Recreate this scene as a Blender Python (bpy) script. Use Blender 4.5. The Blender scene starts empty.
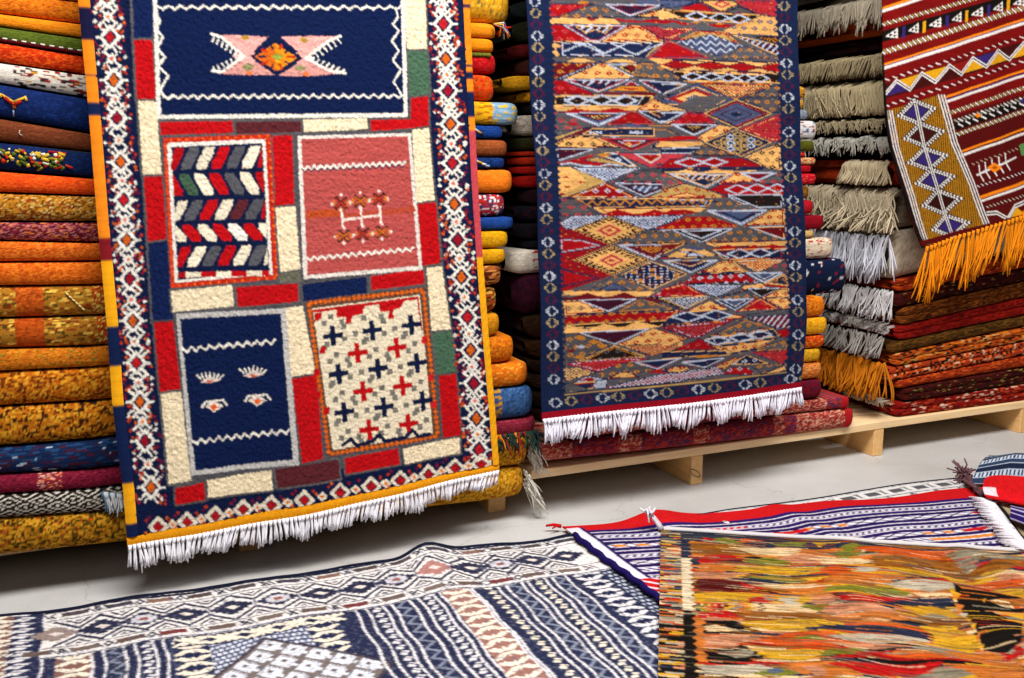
import bpy, math
import numpy as np
from mathutils import Vector

# ------------------------------------------------------------------ scene basics
SC = bpy.context.scene
COL = SC.collection
RNG = np.random.default_rng(7)

def lin(c):
    """sRGB 0-255 -> linear RGB"""
    c = np.asarray(c, float) / 255.0
    return np.where(c <= 0.04045, c / 12.92, ((c + 0.055) / 1.055) ** 2.4) ** 1.14

def hx(s):
    return lin([int(s[i:i + 2], 16) for i in (0, 2, 4)])

# measured viewpoint of the photograph (world: X along the stacks, Y into the shop, Z up)
FPX, EYE, HORIZON = 950.0, 1.30, 160.0
PITCH = math.atan((339 - HORIZON) / FPX)
YAW = math.atan(420 / math.hypot(FPX, 339 - HORIZON))
FW = np.array([math.sin(YAW) * math.cos(PITCH), math.cos(YAW) * math.cos(PITCH), -math.sin(PITCH)])
RT = np.array([math.cos(YAW), -math.sin(YAW), 0.0])
UP = np.cross(RT, FW)
EP = np.array([0, 0, EYE])

def ray(x, y):
    x = np.asarray(x, float); y = np.asarray(y, float)
    return FW + RT * ((x - 512) / FPX)[..., None] - UP * ((y - 339) / FPX)[..., None]

def on_front(x, y, Y, k=0.0, z0=0.0):
    """point of an upright plane Y + k (z - z0)"""
    d = ray(x, y); n = np.array([0, 1, -k]); c = Y - k * z0
    return EP + d * ((c - n @ EP) / (d @ n))[..., None]

def on_floor(x, y, Z=0.0):
    d = ray(x, y)
    return EP + d * ((Z - EYE) / d[..., 2])[..., None]

def on_side(x, y, X):
    d = ray(x, y)
    return EP + d * (X / d[..., 0])[..., None]

cam_d = bpy.data.cameras.new('camera'); cam_o = bpy.data.objects.new('camera', cam_d); COL.objects.link(cam_o)
cam_d.sensor_width = 36.0; cam_d.lens = 36.0 * FPX / 1024.0; cam_d.clip_start = 0.02
cam_o.location = EP
cam_o.rotation_euler = Vector(FW).to_track_quat('-Z', 'Y').to_euler()
SC.camera = cam_o

# ------------------------------------------------------------------ objects
def tag(o, label=None, cat=None, group=None, kind=None):
    if label: o['label'] = label
    if cat: o['category'] = cat
    if group: o['group'] = group
    if kind: o['kind'] = kind
    return o

def empty(name, loc, label, cat, group=None):
    o = bpy.data.objects.new(name, None); COL.objects.link(o); o.location = loc; o.empty_display_size = 0.05
    return tag(o, label, cat, group)

def mk(name, V, Q, cols, mat, parent=None, smooth=True, T=None):
    """one mesh object from numpy vertices, quads (and triangles) and vertex colours"""
    V = np.asarray(V, np.float32).reshape(-1, 3)
    loc = np.zeros(3, np.float32)
    if parent is not None:
        loc = np.array(parent.location, np.float32)
    me = bpy.data.meshes.new(name)
    me.vertices.add(len(V)); me.vertices.foreach_set('co', (V - loc).ravel())
    Q = np.asarray(Q, np.int32).reshape(-1, 4) if Q is not None else np.zeros((0, 4), np.int32)
    T = np.asarray(T, np.int32).reshape(-1, 3) if T is not None else np.zeros((0, 3), np.int32)
    li = np.concatenate([Q.ravel(), T.ravel()]).astype(np.int32)
    me.loops.add(len(li)); me.loops.foreach_set('vertex_index', li)
    st = np.concatenate([np.arange(len(Q)) * 4, len(Q) * 4 + np.arange(len(T)) * 3]).astype(np.int32)
    me.polygons.add(len(st)); me.polygons.foreach_set('loop_start', st)
    me.polygons.foreach_set('use_smooth', np.full(len(st), smooth))
    me.update(calc_edges=True)
    if cols is not None:
        c = np.asarray(cols, np.float32)
        if c.ndim == 1: c = np.tile(c, (len(V), 1))
        c = np.clip(c.reshape(-1, 3), 0, 1)
        c = np.concatenate([c, np.ones((len(c), 1), np.float32)], 1)
        at = me.attributes.new('Col', 'FLOAT_COLOR', 'POINT'); at.data.foreach_set('color', c.astype(np.float32).ravel())
    me.materials.append(mat)
    o = bpy.data.objects.new(name, me); COL.objects.link(o)
    if parent is not None: o.parent = parent
    return o

# ------------------------------------------------------------------ materials
def nodemat(name):
    m = bpy.data.materials.new(name); m.use_nodes = True
    nt = m.node_tree; b = nt.nodes['Principled BSDF']
    return m, nt, b

def wool(name, rough=0.95, nscale=900, var=0.25, bump=0.5, dist=0.002, stretch=(1, 1, 1), sheen=0.15):
    """dyed yarn: the colour of each knot comes from the weave, fibre noise varies it"""
    m, nt, b = nodemat(name)
    at = nt.nodes.new('ShaderNodeAttribute'); at.attribute_name = 'Col'
    tc = nt.nodes.new('ShaderNodeTexCoord'); mp = nt.nodes.new('ShaderNodeMapping'); mp.inputs['Scale'].default_value = stretch
    nz = nt.nodes.new('ShaderNodeTexNoise'); nz.inputs['Scale'].default_value = nscale; nz.inputs['Detail'].default_value = 3
    nt.links.new(tc.outputs['Object'], mp.inputs['Vector']); nt.links.new(mp.outputs['Vector'], nz.inputs['Vector'])
    mr = nt.nodes.new('ShaderNodeMapRange'); mr.inputs['From Min'].default_value = 0.25; mr.inputs['From Max'].default_value = 0.75
    mr.inputs['To Min'].default_value = 1 - var; mr.inputs['To Max'].default_value = 1 + var
    nt.links.new(nz.outputs['Fac'], mr.inputs['Value'])
    mx = nt.nodes.new('ShaderNodeVectorMath'); mx.operation = 'SCALE'
    nt.links.new(at.outputs['Color'], mx.inputs[0]); nt.links.new(mr.outputs['Result'], mx.inputs['Scale'])
    nt.links.new(mx.outputs['Vector'], b.inputs['Base Color'])
    b.inputs['Roughness'].default_value = rough
    b.inputs['Specular IOR Level'].default_value = 0.08
    b.inputs['Sheen Weight'].default_value = sheen; b.inputs['Sheen Roughness'].default_value = 0.6
    bp = nt.nodes.new('ShaderNodeBump'); bp.inputs['Strength'].default_value = bump; bp.inputs['Distance'].default_value = dist
    nt.links.new(nz.outputs['Fac'], bp.inputs['Height']); nt.links.new(bp.outputs['Normal'], b.inputs['Normal'])
    return m

M_PILE = wool('wool_pile', nscale=420, var=0.28, bump=0.7, dist=0.004, sheen=0.0)
M_KILIM = wool('kilim_weave', nscale=380, var=0.22, bump=0.5, dist=0.002, stretch=(0.5, 0.5, 1.3), sheen=0.0)
M_FLOORRUG = wool('floor_rug_weave', nscale=420, var=0.18, bump=0.5, dist=0.002, sheen=0.0)
M_FOLD = wool('folded_rug_wool', nscale=300, var=0.25, bump=0.6, dist=0.003, stretch=(0.35, 1, 1.2), sheen=0.0)
M_YARN = wool('yarn', nscale=500, var=0.12, bump=0.3, dist=0.001, sheen=0.0)

def wood_mat(name, c1, c2, ax):
    m, nt, b = nodemat(name)
    tc = nt.nodes.new('ShaderNodeTexCoord'); mp = nt.nodes.new('ShaderNodeMapping')
    s = [14.0, 14.0, 14.0]; s[ax] = 0.8
    mp.inputs['Scale'].default_value = s
    nz = nt.nodes.new('ShaderNodeTexNoise'); nz.inputs['Scale'].default_value = 4.0; nz.inputs['Detail'].default_value = 6; nz.inputs['Distortion'].default_value = 0.6
    cr = nt.nodes.new('ShaderNodeValToRGB')
    cr.color_ramp.elements[0].color = (*hx(c1), 1); cr.color_ramp.elements[1].color = (*hx(c2), 1)
    cr.color_ramp.elements[0].position = 0.3; cr.color_ramp.elements[1].position = 0.7
    nt.links.new(tc.outputs['Object'], mp.inputs['Vector']); nt.links.new(mp.outputs['Vector'], nz.inputs['Vector'])
    nt.links.new(nz.outputs['Fac'], cr.inputs['Fac']); nt.links.new(cr.outputs['Color'], b.inputs['Base Color'])
    b.inputs['Roughness'].default_value = 0.6
    return m

M_WOODX = wood_mat('pine_along', 'eec896', 'f8dcb0', 0)
M_WOODY = wood_mat('pine_across', 'e2b070', 'eec48a', 1)

def plaster(name, c):
    m, nt, b = nodemat(name)
    nz = nt.nodes.new('ShaderNodeTexNoise'); nz.inputs['Scale'].default_value = 6; nz.inputs['Detail'].default_value = 6
    cr = nt.nodes.new('ShaderNodeValToRGB')
    cr.color_ramp.elements[0].color = (*(hx(c) * 0.85), 1); cr.color_ramp.elements[1].color = (*hx(c), 1)
    nt.links.new(nz.outputs['Fac'], cr.inputs['Fac']); nt.links.new(cr.outputs['Color'], b.inputs['Base Color'])
    b.inputs['Roughness'].default_value = 0.9
    return m

def concrete():
    m, nt, b = nodemat('polished_concrete')
    tc = nt.nodes.new('ShaderNodeTexCoord')
    n1 = nt.nodes.new('ShaderNodeTexNoise'); n1.inputs['Scale'].default_value = 1.3; n1.inputs['Detail'].default_value = 8; n1.inputs['Roughness'].default_value = 0.6
    n2 = nt.nodes.new('ShaderNodeTexNoise'); n2.inputs['Scale'].default_value = 60; n2.inputs['Detail'].default_value = 4
    cr = nt.nodes.new('ShaderNodeValToRGB')
    cr.color_ramp.elements[0].position = 0.3; cr.color_ramp.elements[1].position = 0.75
    cr.color_ramp.elements[0].color = (*hx('b6b2ae'), 1); cr.color_ramp.elements[1].color = (*hx('d0cfce'), 1)
    mr = nt.nodes.new('ShaderNodeMapRange'); mr.inputs['To Min'].default_value = 0.93; mr.inputs['To Max'].default_value = 1.05
    vm = nt.nodes.new('ShaderNodeVectorMath'); vm.operation = 'SCALE'
    # hairline cracks in the screed
    vo = nt.nodes.new('ShaderNodeTexVoronoi'); vo.feature = 'DISTANCE_TO_EDGE'; vo.inputs['Scale'].default_value = 0.9
    nw = nt.nodes.new('ShaderNodeTexNoise'); nw.inputs['Scale'].default_value = 5; nw.inputs['Detail'].default_value = 5
    ad = nt.nodes.new('ShaderNodeVectorMath'); ad.operation = 'MULTIPLY_ADD'
    ad.inputs[1].default_value = (0.25, 0.25, 0.25)
    lt = nt.nodes.new('ShaderNodeMapRange'); lt.inputs['From Max'].default_value = 0.004; lt.inputs['To Min'].default_value = 0.8; lt.inputs['To Max'].default_value = 1.0
    mu = nt.nodes.new('ShaderNodeMath'); mu.operation = 'MULTIPLY'
    L = nt.links.new
    for n in (n1, n2, nw): L(tc.outputs['Object'], n.inputs['Vector'])
    L(nw.outputs['Color'], ad.inputs[0]); L(tc.outputs['Object'], ad.inputs[2]); L(ad.outputs['Vector'], vo.inputs['Vector'])
    L(vo.outputs['Distance'], lt.inputs['Value'])
    L(n1.outputs['Fac'], cr.inputs['Fac']); L(n2.outputs['Fac'], mr.inputs['Value'])
    L(mr.outputs['Result'], mu.inputs[0]); L(lt.outputs['Result'], mu.inputs[1])
    L(cr.outputs['Color'], vm.inputs[0]); L(mu.outputs['Value'], vm.inputs['Scale']); L(vm.outputs['Vector'], b.inputs['Base Color'])
    b.inputs['Roughness'].default_value = 0.45
    return m

# ------------------------------------------------------------------ numeric helpers
def smooth(a, n=1):
    for _ in range(n):
        a = np.pad(a, ((1, 1), (1, 1)) + ((0, 0),) * (a.ndim - 2), mode='edge')
        a = (a[:-2, 1:-1] + a[2:, 1:-1] + a[1:-1, :-2] + a[1:-1, 2:] + 2 * a[1:-1, 1:-1]) / 6
    return a

def vnoise(x, y, seed=0):
    """smooth value noise on arrays"""
    x = np.asarray(x, float); y = np.asarray(y, float)
    ix = np.floor(x).astype(np.int64); iy = np.floor(y).astype(np.int64)
    fx = x - ix; fy = y - iy
    fx = fx * fx * (3 - 2 * fx); fy = fy * fy * (3 - 2 * fy)
    h = lambda a, b: cell(a, b, seed)
    return (h(ix, iy) * (1 - fx) + h(ix + 1, iy) * fx) * (1 - fy) + (h(ix, iy + 1) * (1 - fx) + h(ix + 1, iy + 1) * fx) * fy

def cell(ix, iy, seed=0):
    """hash of integer cells -> 0..1"""
    ix = np.asarray(ix).astype(np.int64); iy = np.asarray(iy).astype(np.int64)
    n = (ix * 374761393 + iy * 668265263 + seed * 974711) & 0x7fffffff
    n = ((n ^ (n >> 13)) * 1274126177) & 0x7fffffff
    n = ((n ^ (n >> 16)) * 60493) & 0x7fffffff
    n = n ^ (n >> 11)
    return (n & 0xffff) / 65535.0

class Weave:
    """the design of one textile, drawn in the textile's own plane (metres) and read knot by knot"""
    def __init__(s, x0, x1, y0, y1, res, to_plane, mpp, base, jit=0.0, seed=1):
        s.x0, s.y0, s.res, s.mpp, s.M = x0, y0, res, mpp, to_plane
        s.W = int((x1 - x0) / res) + 1; s.H = int((y1 - y0) / res) + 1
        s.img = np.empty((s.H, s.W, 3)); s.img[:] = base
        gx = x0 + (np.arange(s.W) + .5) * res; gy = y0 + (np.arange(s.H) + .5) * res
        s.X, s.Y = np.meshgrid(gx, gy)
        s.rawX, s.rawY = s.X.copy(), s.Y.copy()
        if jit:
            q = 1 / (res * 2.2)
            s.X = s.X + (vnoise(s.X * q, s.Y * q, seed) - .5) * jit * 2
            s.Y = s.Y + (vnoise(s.rawX * q, s.rawY * q, seed + 5) - .5) * jit * 2
    def pl(s, pts):
        p = np.asarray(pts, float)
        return np.stack(s.M(p[:, 0], p[:, 1]), 1)
    def mask(s, P):
        pad = s.res * 3
        i0 = max(0, int((P[:, 0].min() - s.x0 - pad) / s.res)); i1 = min(s.W, int((P[:, 0].max() - s.x0 + pad) / s.res) + 1)
        j0 = max(0, int((P[:, 1].min() - s.y0 - pad) / s.res)); j1 = min(s.H, int((P[:, 1].max() - s.y0 + pad) / s.res) + 1)
        if i1 <= i0 or j1 <= j0: return None
        sl = (slice(j0, j1), slice(i0, i1))
        X, Y = s.X[sl], s.Y[sl]
        m = np.zeros(X.shape, bool)
        n = len(P)
        for a in range(n):
            xa, ya = P[a]; xb, yb = P[(a + 1) % n]
            if ya == yb: continue
            c = (ya > Y) != (yb > Y)
            m ^= c & (X < (xb - xa) * (Y - ya) / (yb - ya) + xa)
        return sl, m
    def poly(s, pts, col, plane=False):
        P = np.asarray(pts, float) if plane else s.pl(pts)
        r = s.mask(P)
        if r is None: return None
        s.img[r[0]][r[1]] = col
        return r
    def line(s, pts, w, col, plane=False):
        P = np.asarray(pts, float) if plane else s.pl(pts)
        h = w * s.mpp / 2 if not plane else w / 2
        for a, b in zip(P[:-1], P[1:]):
            d = b - a; L = np.hypot(*d)
            if L < 1e-9: continue
            d = d / L; n = np.array([-d[1], d[0]]) * h; e = d * h * .6
            s.poly([a - e + n, b + e + n, b + e - n, a - e - n], col, True)
    def zig(s, a, b, n, amp, w, col):
        """zigzag from a to b with n teeth of height amp (px)"""
        a = np.array(a, float); b = np.array(b, float)
        d = b - a; nn = np.array([-d[1], d[0]]) / (np.hypot(*d) + 1e-9)
        pts = [a + d * (i / (2 * n)) + nn * amp * (1 if i % 2 else -1) for i in range(2 * n + 1)]
        s.line(pts, w, col)
    def diamond(s, c, rx, ry, col):
        x, y = c
        return s.poly([(x - rx, y), (x, y - ry), (x + rx, y), (x, y + ry)], col)
    def ring(s, c, rx, ry, w, col):
        x, y = c
        s.line([(x - rx, y), (x, y - ry), (x + rx, y), (x, y + ry), (x - rx, y)], w, col)
    def sample(s, x, y):
        fx = np.clip((x - s.x0) / s.res - .5, 0, s.W - 1.001); fy = np.clip((y - s.y0) / s.res - .5, 0, s.H - 1.001)
        ix = fx.astype(int); iy = fy.astype(int); fx = (fx - ix)[..., None]; fy = (fy - iy)[..., None]
        I = s.img
        return (I[iy, ix] * (1 - fx) + I[iy, ix + 1] * fx) * (1 - fy) + (I[iy + 1, ix] * (1 - fx) + I[iy + 1, ix + 1] * fx) * fy
    def streak(s, amt, lx, ly, seed=3):
        """weft-wise colour variation of hand-dyed yarn"""
        n = vnoise(s.rawX / lx, s.rawY / ly, seed)
        s.img *= (1 + (n - .5) * 2 * amt)[..., None]

def grid_quads(h, w, off=0, flip=False):
    i = np.arange(h * w).reshape(h, w) + off
    q = np.stack([i[:-1, :-1], i[1:, :-1], i[1:, 1:], i[:-1, 1:]], -1).reshape(-1, 4)
    return q[:, ::-1] if flip else q

def sheet(name, P, C, thick, mat, parent, flip=False, sub=8):
    """a woven sheet with real thickness: fine face, coarse back, closed edge"""
    h, w, _ = P.shape
    du = np.gradient(P, axis=1); dv = np.gradient(P, axis=0)
    n = np.cross(du, dv); n /= (np.linalg.norm(n, axis=-1, keepdims=True) + 1e-12)
    if flip: n = -n
    B = P - n * thick
    V = [P.reshape(-1, 3)]; CC = [C.reshape(-1, 3)]
    Q = [grid_quads(h, w, 0, not flip)]
    off = h * w
    rj = list(range(0, h - 1, sub)) + [h - 1]; ri = list(range(0, w - 1, sub)) + [w - 1]
    Bs = B[np.ix_(rj, ri)]; Cs = C[np.ix_(rj, ri)]
    V.append(Bs.reshape(-1, 3)); CC.append(Cs.reshape(-1, 3)); Q.append(grid_quads(len(rj), len(ri), off, flip))
    off += len(rj) * len(ri)
    idx = np.arange(h * w).reshape(h, w)
    loop = np.concatenate([idx[0, :-1], idx[:-1, -1], idx[-1, :0:-1], idx[:0:-1, 0]])
    L = len(loop)
    fl = P.reshape(-1, 3)[loop]; bl = B.reshape(-1, 3)[loop]; cl = C.reshape(-1, 3)[loop]
    V += [fl, bl]; CC += [cl, cl]
    a = off + np.arange(L); b = off + (np.arange(L) + 1) % L
    q = np.stack([a, b, b + L, a + L], 1)
    Q.append(q if flip else q[:, ::-1])
    return mk(name, np.concatenate(V), np.concatenate(Q), np.concatenate(CC), mat, parent)

def strands(name, specs, mat, parent, sides=4):
    """yarn strands: each spec = (points (n,3), radius root, radius tip, colour); one fringe = one mesh"""
    V, Q, T, C = [], [], [], []; off = 0
    for pts, r0, r1, col in specs:
        pts = np.asarray(pts, float); n = len(pts)
        t = np.gradient(pts, axis=0); t /= (np.linalg.norm(t, axis=1, keepdims=True) + 1e-9)
        ref = np.array([0.31, 0.9, 0.2]); u = np.cross(t, ref); u /= (np.linalg.norm(u, axis=1, keepdims=True) + 1e-9); v = np.cross(t, u)
        r = np.linspace(r0, r1, n)[:, None, None]
        a = np.arange(sides) * 2 * math.pi / sides
        ring = pts[:, None] + r * (np.cos(a)[None, :, None] * u[:, None] + np.sin(a)[None, :, None] * v[:, None])
        V.append(ring.reshape(-1, 3)); C.append(np.tile(col, (n * sides, 1)))
        i = off + np.arange(n * sides).reshape(n, sides)
        j = np.roll(i, -1, axis=1)
        Q.append(np.stack([i[:-1], j[:-1], j[1:], i[1:]], -1).reshape(-1, 4))
        T.append([[i[-1, 0], i[-1, k], i[-1, k + 1]] for k in range(1, sides - 1)])
        T.append([[i[0, 0], i[0, k + 1], i[0, k]] for k in range(1, sides - 1)])
        off += n * sides
    return mk(name, np.concatenate(V), np.concatenate(Q), np.concatenate(C), mat, parent, T=np.concatenate([np.array(t) for t in T]))

def tassel(root, d, L, n, spread, r, col, rng, curl=0.0, var=0.08, seg=5, knot=True):
    """n yarns hanging from one knot"""
    out = []
    root = np.asarray(root, float); d = np.asarray(d, float); d = d / np.linalg.norm(d)
    if knot:
        out.append((np.array([root - d * 0.002, root + d * r * 3, root + d * r * 6]), r * 2.0, r * 1.6, np.asarray(col)))
    for _ in range(n):
        dd = d + rng.normal(0, spread, 3); l = L * rng.uniform(.8, 1.1)
        ph = rng.uniform(0, 6.28); t = np.linspace(0, 1, seg)
        pts = root + dd * (l * t)[:, None]
        w = curl * l * np.sin(t * rng.uniform(2, 5) + ph)[:, None] * t[:, None]
        pts = pts + w * np.array([math.cos(ph), math.sin(ph) * .4, .2])
        c = np.asarray(col) * (1 + rng.uniform(-var, var))
        out.append((pts, r, r * .7, c))
    return out
# ------------------------------------------------------------------ hanging pile rug with patchwork panels
LEAN = 0.11                       # the stacks batter back, so the rugs hanging on them lean
R1Y, R1Z = 2.89, 0.10             # front plane of the hanging patchwork rug
R2Y, R2Z = 2.94, 0.40
def pm_front(Y, z0, k=LEAN):
    def M(x, y):
        p = on_front(x, y, Y, k, z0)
        return p[..., 0], p[..., 2]
    return M

def edge_fn(pts, M):
    """edge of a textile through measured points: X as a function of height"""
    p = np.array(pts, float); X, Z = M(p[:, 0], p[:, 1]); o = np.argsort(Z)
    return lambda z: np.interp(z, Z[o], X[o])

NAVY = hx('131f42'); NAVY2 = hx('10214a'); RED = hx('b4121a'); CREAM = hx('e2d1b2'); WHITE = hx('ded8ce')
MAROON = hx('5e2a30'); GREEN = hx('4d6a55'); GREY = hx('6f6a66'); OR1 = hx('e0821c'); YEL = hx('e0a01c'); ROSE = hx('c4605f')

def paint_rug1():
    M = pm_front(R1Y, R1Z)
    w = Weave(-0.06, 1.27, 0.10, 2.10, 0.0016, M, 0.0031, NAVY, jit=0.0022, seed=11)
    rng = np.random.default_rng(5)
    w.streak(0.12, 0.25, 0.006, 4)
    OUT = hx('5c5a5c')
    def block(pts, col, outline=True):
        if outline: w.line(list(pts) + [pts[0]], 4.2, OUT * rng.uniform(.8, 1.15))
        r = w.poly(pts, col)
        if r is not None:                                  # pile: darker and lighter tufts
            sl, m = r
            n = vnoise(w.rawX[sl] / .006, w.rawY[sl] / .006, int(rng.integers(99)))
            w.img[sl][m] *= (0.82 + .36 * n[m])[:, None]
    # --- patchwork blocks between the panels
    B = [
     ('n', (131,-30),(152,-30),(153,38),(134,39)), ('r', (134,40),(152,40),(156,99),(137,100)),
     ('c', (138,101),(156,101),(162,175),(143,176)), ('r', (144,177),(162,176),(167,240),(148,243)),
     ('n', (148,244),(167,241),(173,320),(153,323)), ('r', (154,323),(173,321),(181,390),(160,393)),
     ('c', (161,394),(181,391),(191,480),(169,484)), ('r', (175,488),(204,482),(205,499),(176,504)),
     ('c', (207,480),(271,469),(272,489),(208,497)), ('m', (274,468),(337,458),(339,477),(277,487)),
     ('r', (344,457),(397,447),(399,463),(345,473)), ('c', (402,448),(459,437),(460,453),(404,463)),
     ('c', (403,-30),(424,-30),(427,50),(407,50)), ('g', (408,51),(427,51),(430,95),(410,97)),
     ('r', (411,98),(428,96),(429,127),(371,131),(371,120),(411,119)),
     ('c', (412,130),(429,128),(435,201),(417,203)), ('r', (418,204),(436,202),(441,263),(422,266)),
     ('c', (427,268),(442,266),(451,329),(432,332)), ('g', (433,333),(451,331),(456,372),(437,375)),
     ('r', (439,376),(456,374),(461,435),(443,438)),
     ('r', (160,122),(232,121),(233,133),(161,135)), ('m', (235,122),(300,121),(301,132),(236,134)),
     ('c', (303,120),(367,118),(368,129),(304,132)),
     ('r', (272,136),(292,135),(294,204),(275,206)), ('c', (275,208),(295,206),(300,272),(280,275)),
     ('y', (278,274),(300,271),(301,281),(279,284)),
     ('c', (171,291),(232,285),(234,306),(173,312)), ('r', (236,287),(297,283),(298,301),(238,307)),
     ('n', (302,284),(366,277),(367,293),(303,301)), ('r', (371,276),(424,269),(425,284),(371,290)),
     ('c', (282,308),(302,305),(315,373),(290,377)), ('r', (291,378),(316,374),(322,457),(301,462)),
    ]
    cm = dict(n=hx('142550'), r=RED, c=CREAM, m=MAROON, g=GREEN, y=hx('6c6a5c'))
    w.poly([(157,118),(407,116),(430,128),(462,440),(176,506)], hx('55535a'))
    for b in B: block(b[1:], cm[b[0]])
    # --- panel: navy field with ribbon lozenge
    w.poly([(152,-30),(404,-30),(408,117),(157,119)], WHITE)
    r = w.poly([(156,-30),(400,-30),(404,113),(161,115)], NAVY2)
    zw = 2.0
    w.zig((157,7.5),(402,7.5),21,1.8,zw,WHITE); w.zig((163,97),(404,96),24,1.7,zw,WHITE)
    w.line([(155,10),(160,21),(156,29),(163,37),(157,48),(165,57),(158,66),(168,76),(160,90),(164,97)], zw, WHITE)
    w.line([(396,8),(398,17),(393,24),(399,31),(392,41),(399,51),(393,60),(401,70),(394,82),(402,95)], zw, WHITE)
    PK = hx('dba29b'); PK2 = hx('c9928a'); GO = hx('8f8a62')
    w.poly([(216,35),(248,36),(268,37),(248,57)], PK); w.poly([(218,74),(248,57),(275,75),(246,75)], PK2)
    w.poly([(281,37),(307,36),(338,36),(305,58)], PK); w.poly([(278,76),(305,59),(342,73),(310,76)], PK2)
    w.poly([(232,56),(247,48),(262,57),(248,66)], PK); w.poly([(290,57),(304,49),(312,58),(304,68)], PK)
    w.line([(211,34),(222,38),(244,56),(222,72),(212,71)], 2.6, WHITE); w.line([(341,36),(330,40),(306,58),(330,71),(346,73)], 2.6, WHITE)
    for i in range(7):
        t = i / 6.5
        for (xa, ya, xb, yb, dx, dy) in ((214,37,243,55,-2,5),(215,71,243,58,-2,-4),(337,38,308,57,4,5),(341,73,308,60,4,-4)):
            x = xa + (xb - xa) * t; y = ya + (yb - ya) * t
            w.line([(x, y), (x + dx * .9, y + dy * .9)], 1.6, WHITE)
    w.poly([(250,57),(275,38),(303,58),(277,75)], NAVY); w.poly([(255,57),(275,43),(297,58),(277,71)], hx('d88a1e'))
    w.poly([(255,57),(275,44),(275,71)], hx('c8681c'))
    for i in range(10):
        a = i / 10 * 6.283
        w.line([(276 + 11 * math.cos(a), 57 + 8 * math.sin(a)), (276 + 18 * math.cos(a), 57 + 13 * math.sin(a))], 2.2, NAVY if i % 2 else hx('b8301c'))
    w.diamond((277,57), 6, 4, hx('8a9a40'))
    w.diamond((304,40), 5, 3, hx('a88a30')); w.diamond((245,38), 5, 2.5, hx('a88a30')); w.diamond((306,74), 4, 3, hx('d8702c')); w.diamond((249,73), 4, 2.5, hx('d8702c'))
    w.diamond((248,67), 7, 5, GO); w.diamond((300,68), 7, 4, GO)
    # --- panel: chevrons
    w.poly([(163,138),(270,134),(277,279),(171,288)], hx('b8301e'))
    for a, b, n in (((165,140),(269,136),26),((269,137),(276,277),34),((173,286),(276,278),26),((165,140),(173,286),34)):
        for i in range(n):
            t = (i + .5) / n; x = a[0] + (b[0] - a[0]) * t; y = a[1] + (b[1] - a[1]) * t
            w.diamond((x, y), 1.8, 1.8, hx('e0681c') if i % 2 else hx('c2341e'))
    w.poly([(167,143),(265,139),(272,274),(175,283)], WHITE); w.poly([(171,147),(262,143),(269,271),(178,280)], NAVY)
    rows = [(147,171,1,'rgcrgcrg'),(173,197,-1,'rGcrgcrg'),(200,222,1,'cgrcmgrc'),(224,243,-1,'crcrwrcg'),(246,268,1,'rcgrcgcr'),(271,279,-1,'rcrcrcrc')]
    cc = dict(r=RED, g=hx('5a5a60'), c=hx('e2d6c0'), G=hx('4a6450'), m=MAROON, w=WHITE)
    for (ya, yb, s, seq) in rows:
        for i, ch in enumerate(seq):
            x = 170 + (ya - 147) * .065 + i * 15.2 - (6 if s > 0 else 8)
            dy = -i * .35
            if s > 0: pts = [(x + 10.5, ya + dy + 1), (x + 20, ya + dy + .5), (x + 19, ya + dy + 7), (x + 11.5, yb + dy - 1.5), (x + 2, yb + dy - 1), (x + 2.5, yb + dy - 7)]
            else: pts = [(x + .5, ya + dy + 1), (x + 9.5, ya + dy + 1.5), (x + 19, yb + dy - 7), (x + 19, yb + dy - 1), (x + 10, yb + dy - 1.5), (x + .5, ya + dy + 7)]
            lo = 171 + (ya - 147) * .06; hi = 262 + (ya - 147) * .055
            pts = [(min(max(p[0], lo), hi), p[1]) for p in pts]
            w.poly(pts, cc[ch] * rng.uniform(.85, 1.1))
    w.line([(165,140),(173,286)], 1.3, hx('d8501c'))
    # --- panel: rose with six crosses
    w.poly([(297,136),(411,133),(423,270),(303,279)], hx('d8cfc6')); 
    r = w.poly([(301,139),(408,136),(419,266),(307,275)], hx('b05450'))
    sl, m = r
    n = vnoise(w.rawX[sl] / .12, w.rawY[sl] / .004, 8); w.img[sl][m] *= (0.84 + .34 * n[m])[:, None]
    w.poly([(306,211),(345,208),(345,216),(306,218)], hx('b4502a')); w.poly([(345,214),(415,206),(416,212),(346,219)], hx('b04e38'))
    w.zig((301,168),(406,163),16,1.7,2.2,WHITE); w.zig((302,170.5),(405,166),16,1.7,1.2,hx('3a2f4a')); w.zig((306,259),(414,249),14,1.7,2.2,WHITE)
    for i, (x, y) in enumerate([(341,203),(360,201),(379,199),(344,236),(363,234),(382,232)]):
        for sx in (-1, 1):
            w.line([(x - 5 * sx, y - 5), (x + 5 * sx, y + 5)], 3.4, hx('1f2a2c')); 
        for sx in (-1, 1):
            w.line([(x - 5 * sx, y - 4), (x + 5 * sx, y + 4)], 1.6, hx('c66a1e') if i % 2 else hx('b4381c'))
        for dx, dy in ((-9, 1), (9, 0), (0, -8), (0, 7)): w.diamond((x + dx, y + dy), 2, 2, hx('e2d2c8'))
        for sx in (-1, 1): w.diamond((x + 7 * sx, y), 1.6, 3, hx('d07a2a'))
    for (a, b) in (((342,211),(343,228)),((361,209),(362,226)),((380,207),(381,224))): w.line([a, b], 2.2, hx('e2d2c8'))
    w.line([(342,220),(381,215)], 2.2, hx('e2d2c8'))
    # --- panel: navy with combs
    w.poly([(176,314),(285,308),(298,463),(191,475)], hx('bcb8b4')); w.poly([(180,319),(280,313),(292,458),(195,470)], NAVY2)
    w.zig((182,350),(275,341),10,2.2,2.0,WHITE); w.zig((192,442),(289,430),11,2.2,2.0,WHITE)
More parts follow.
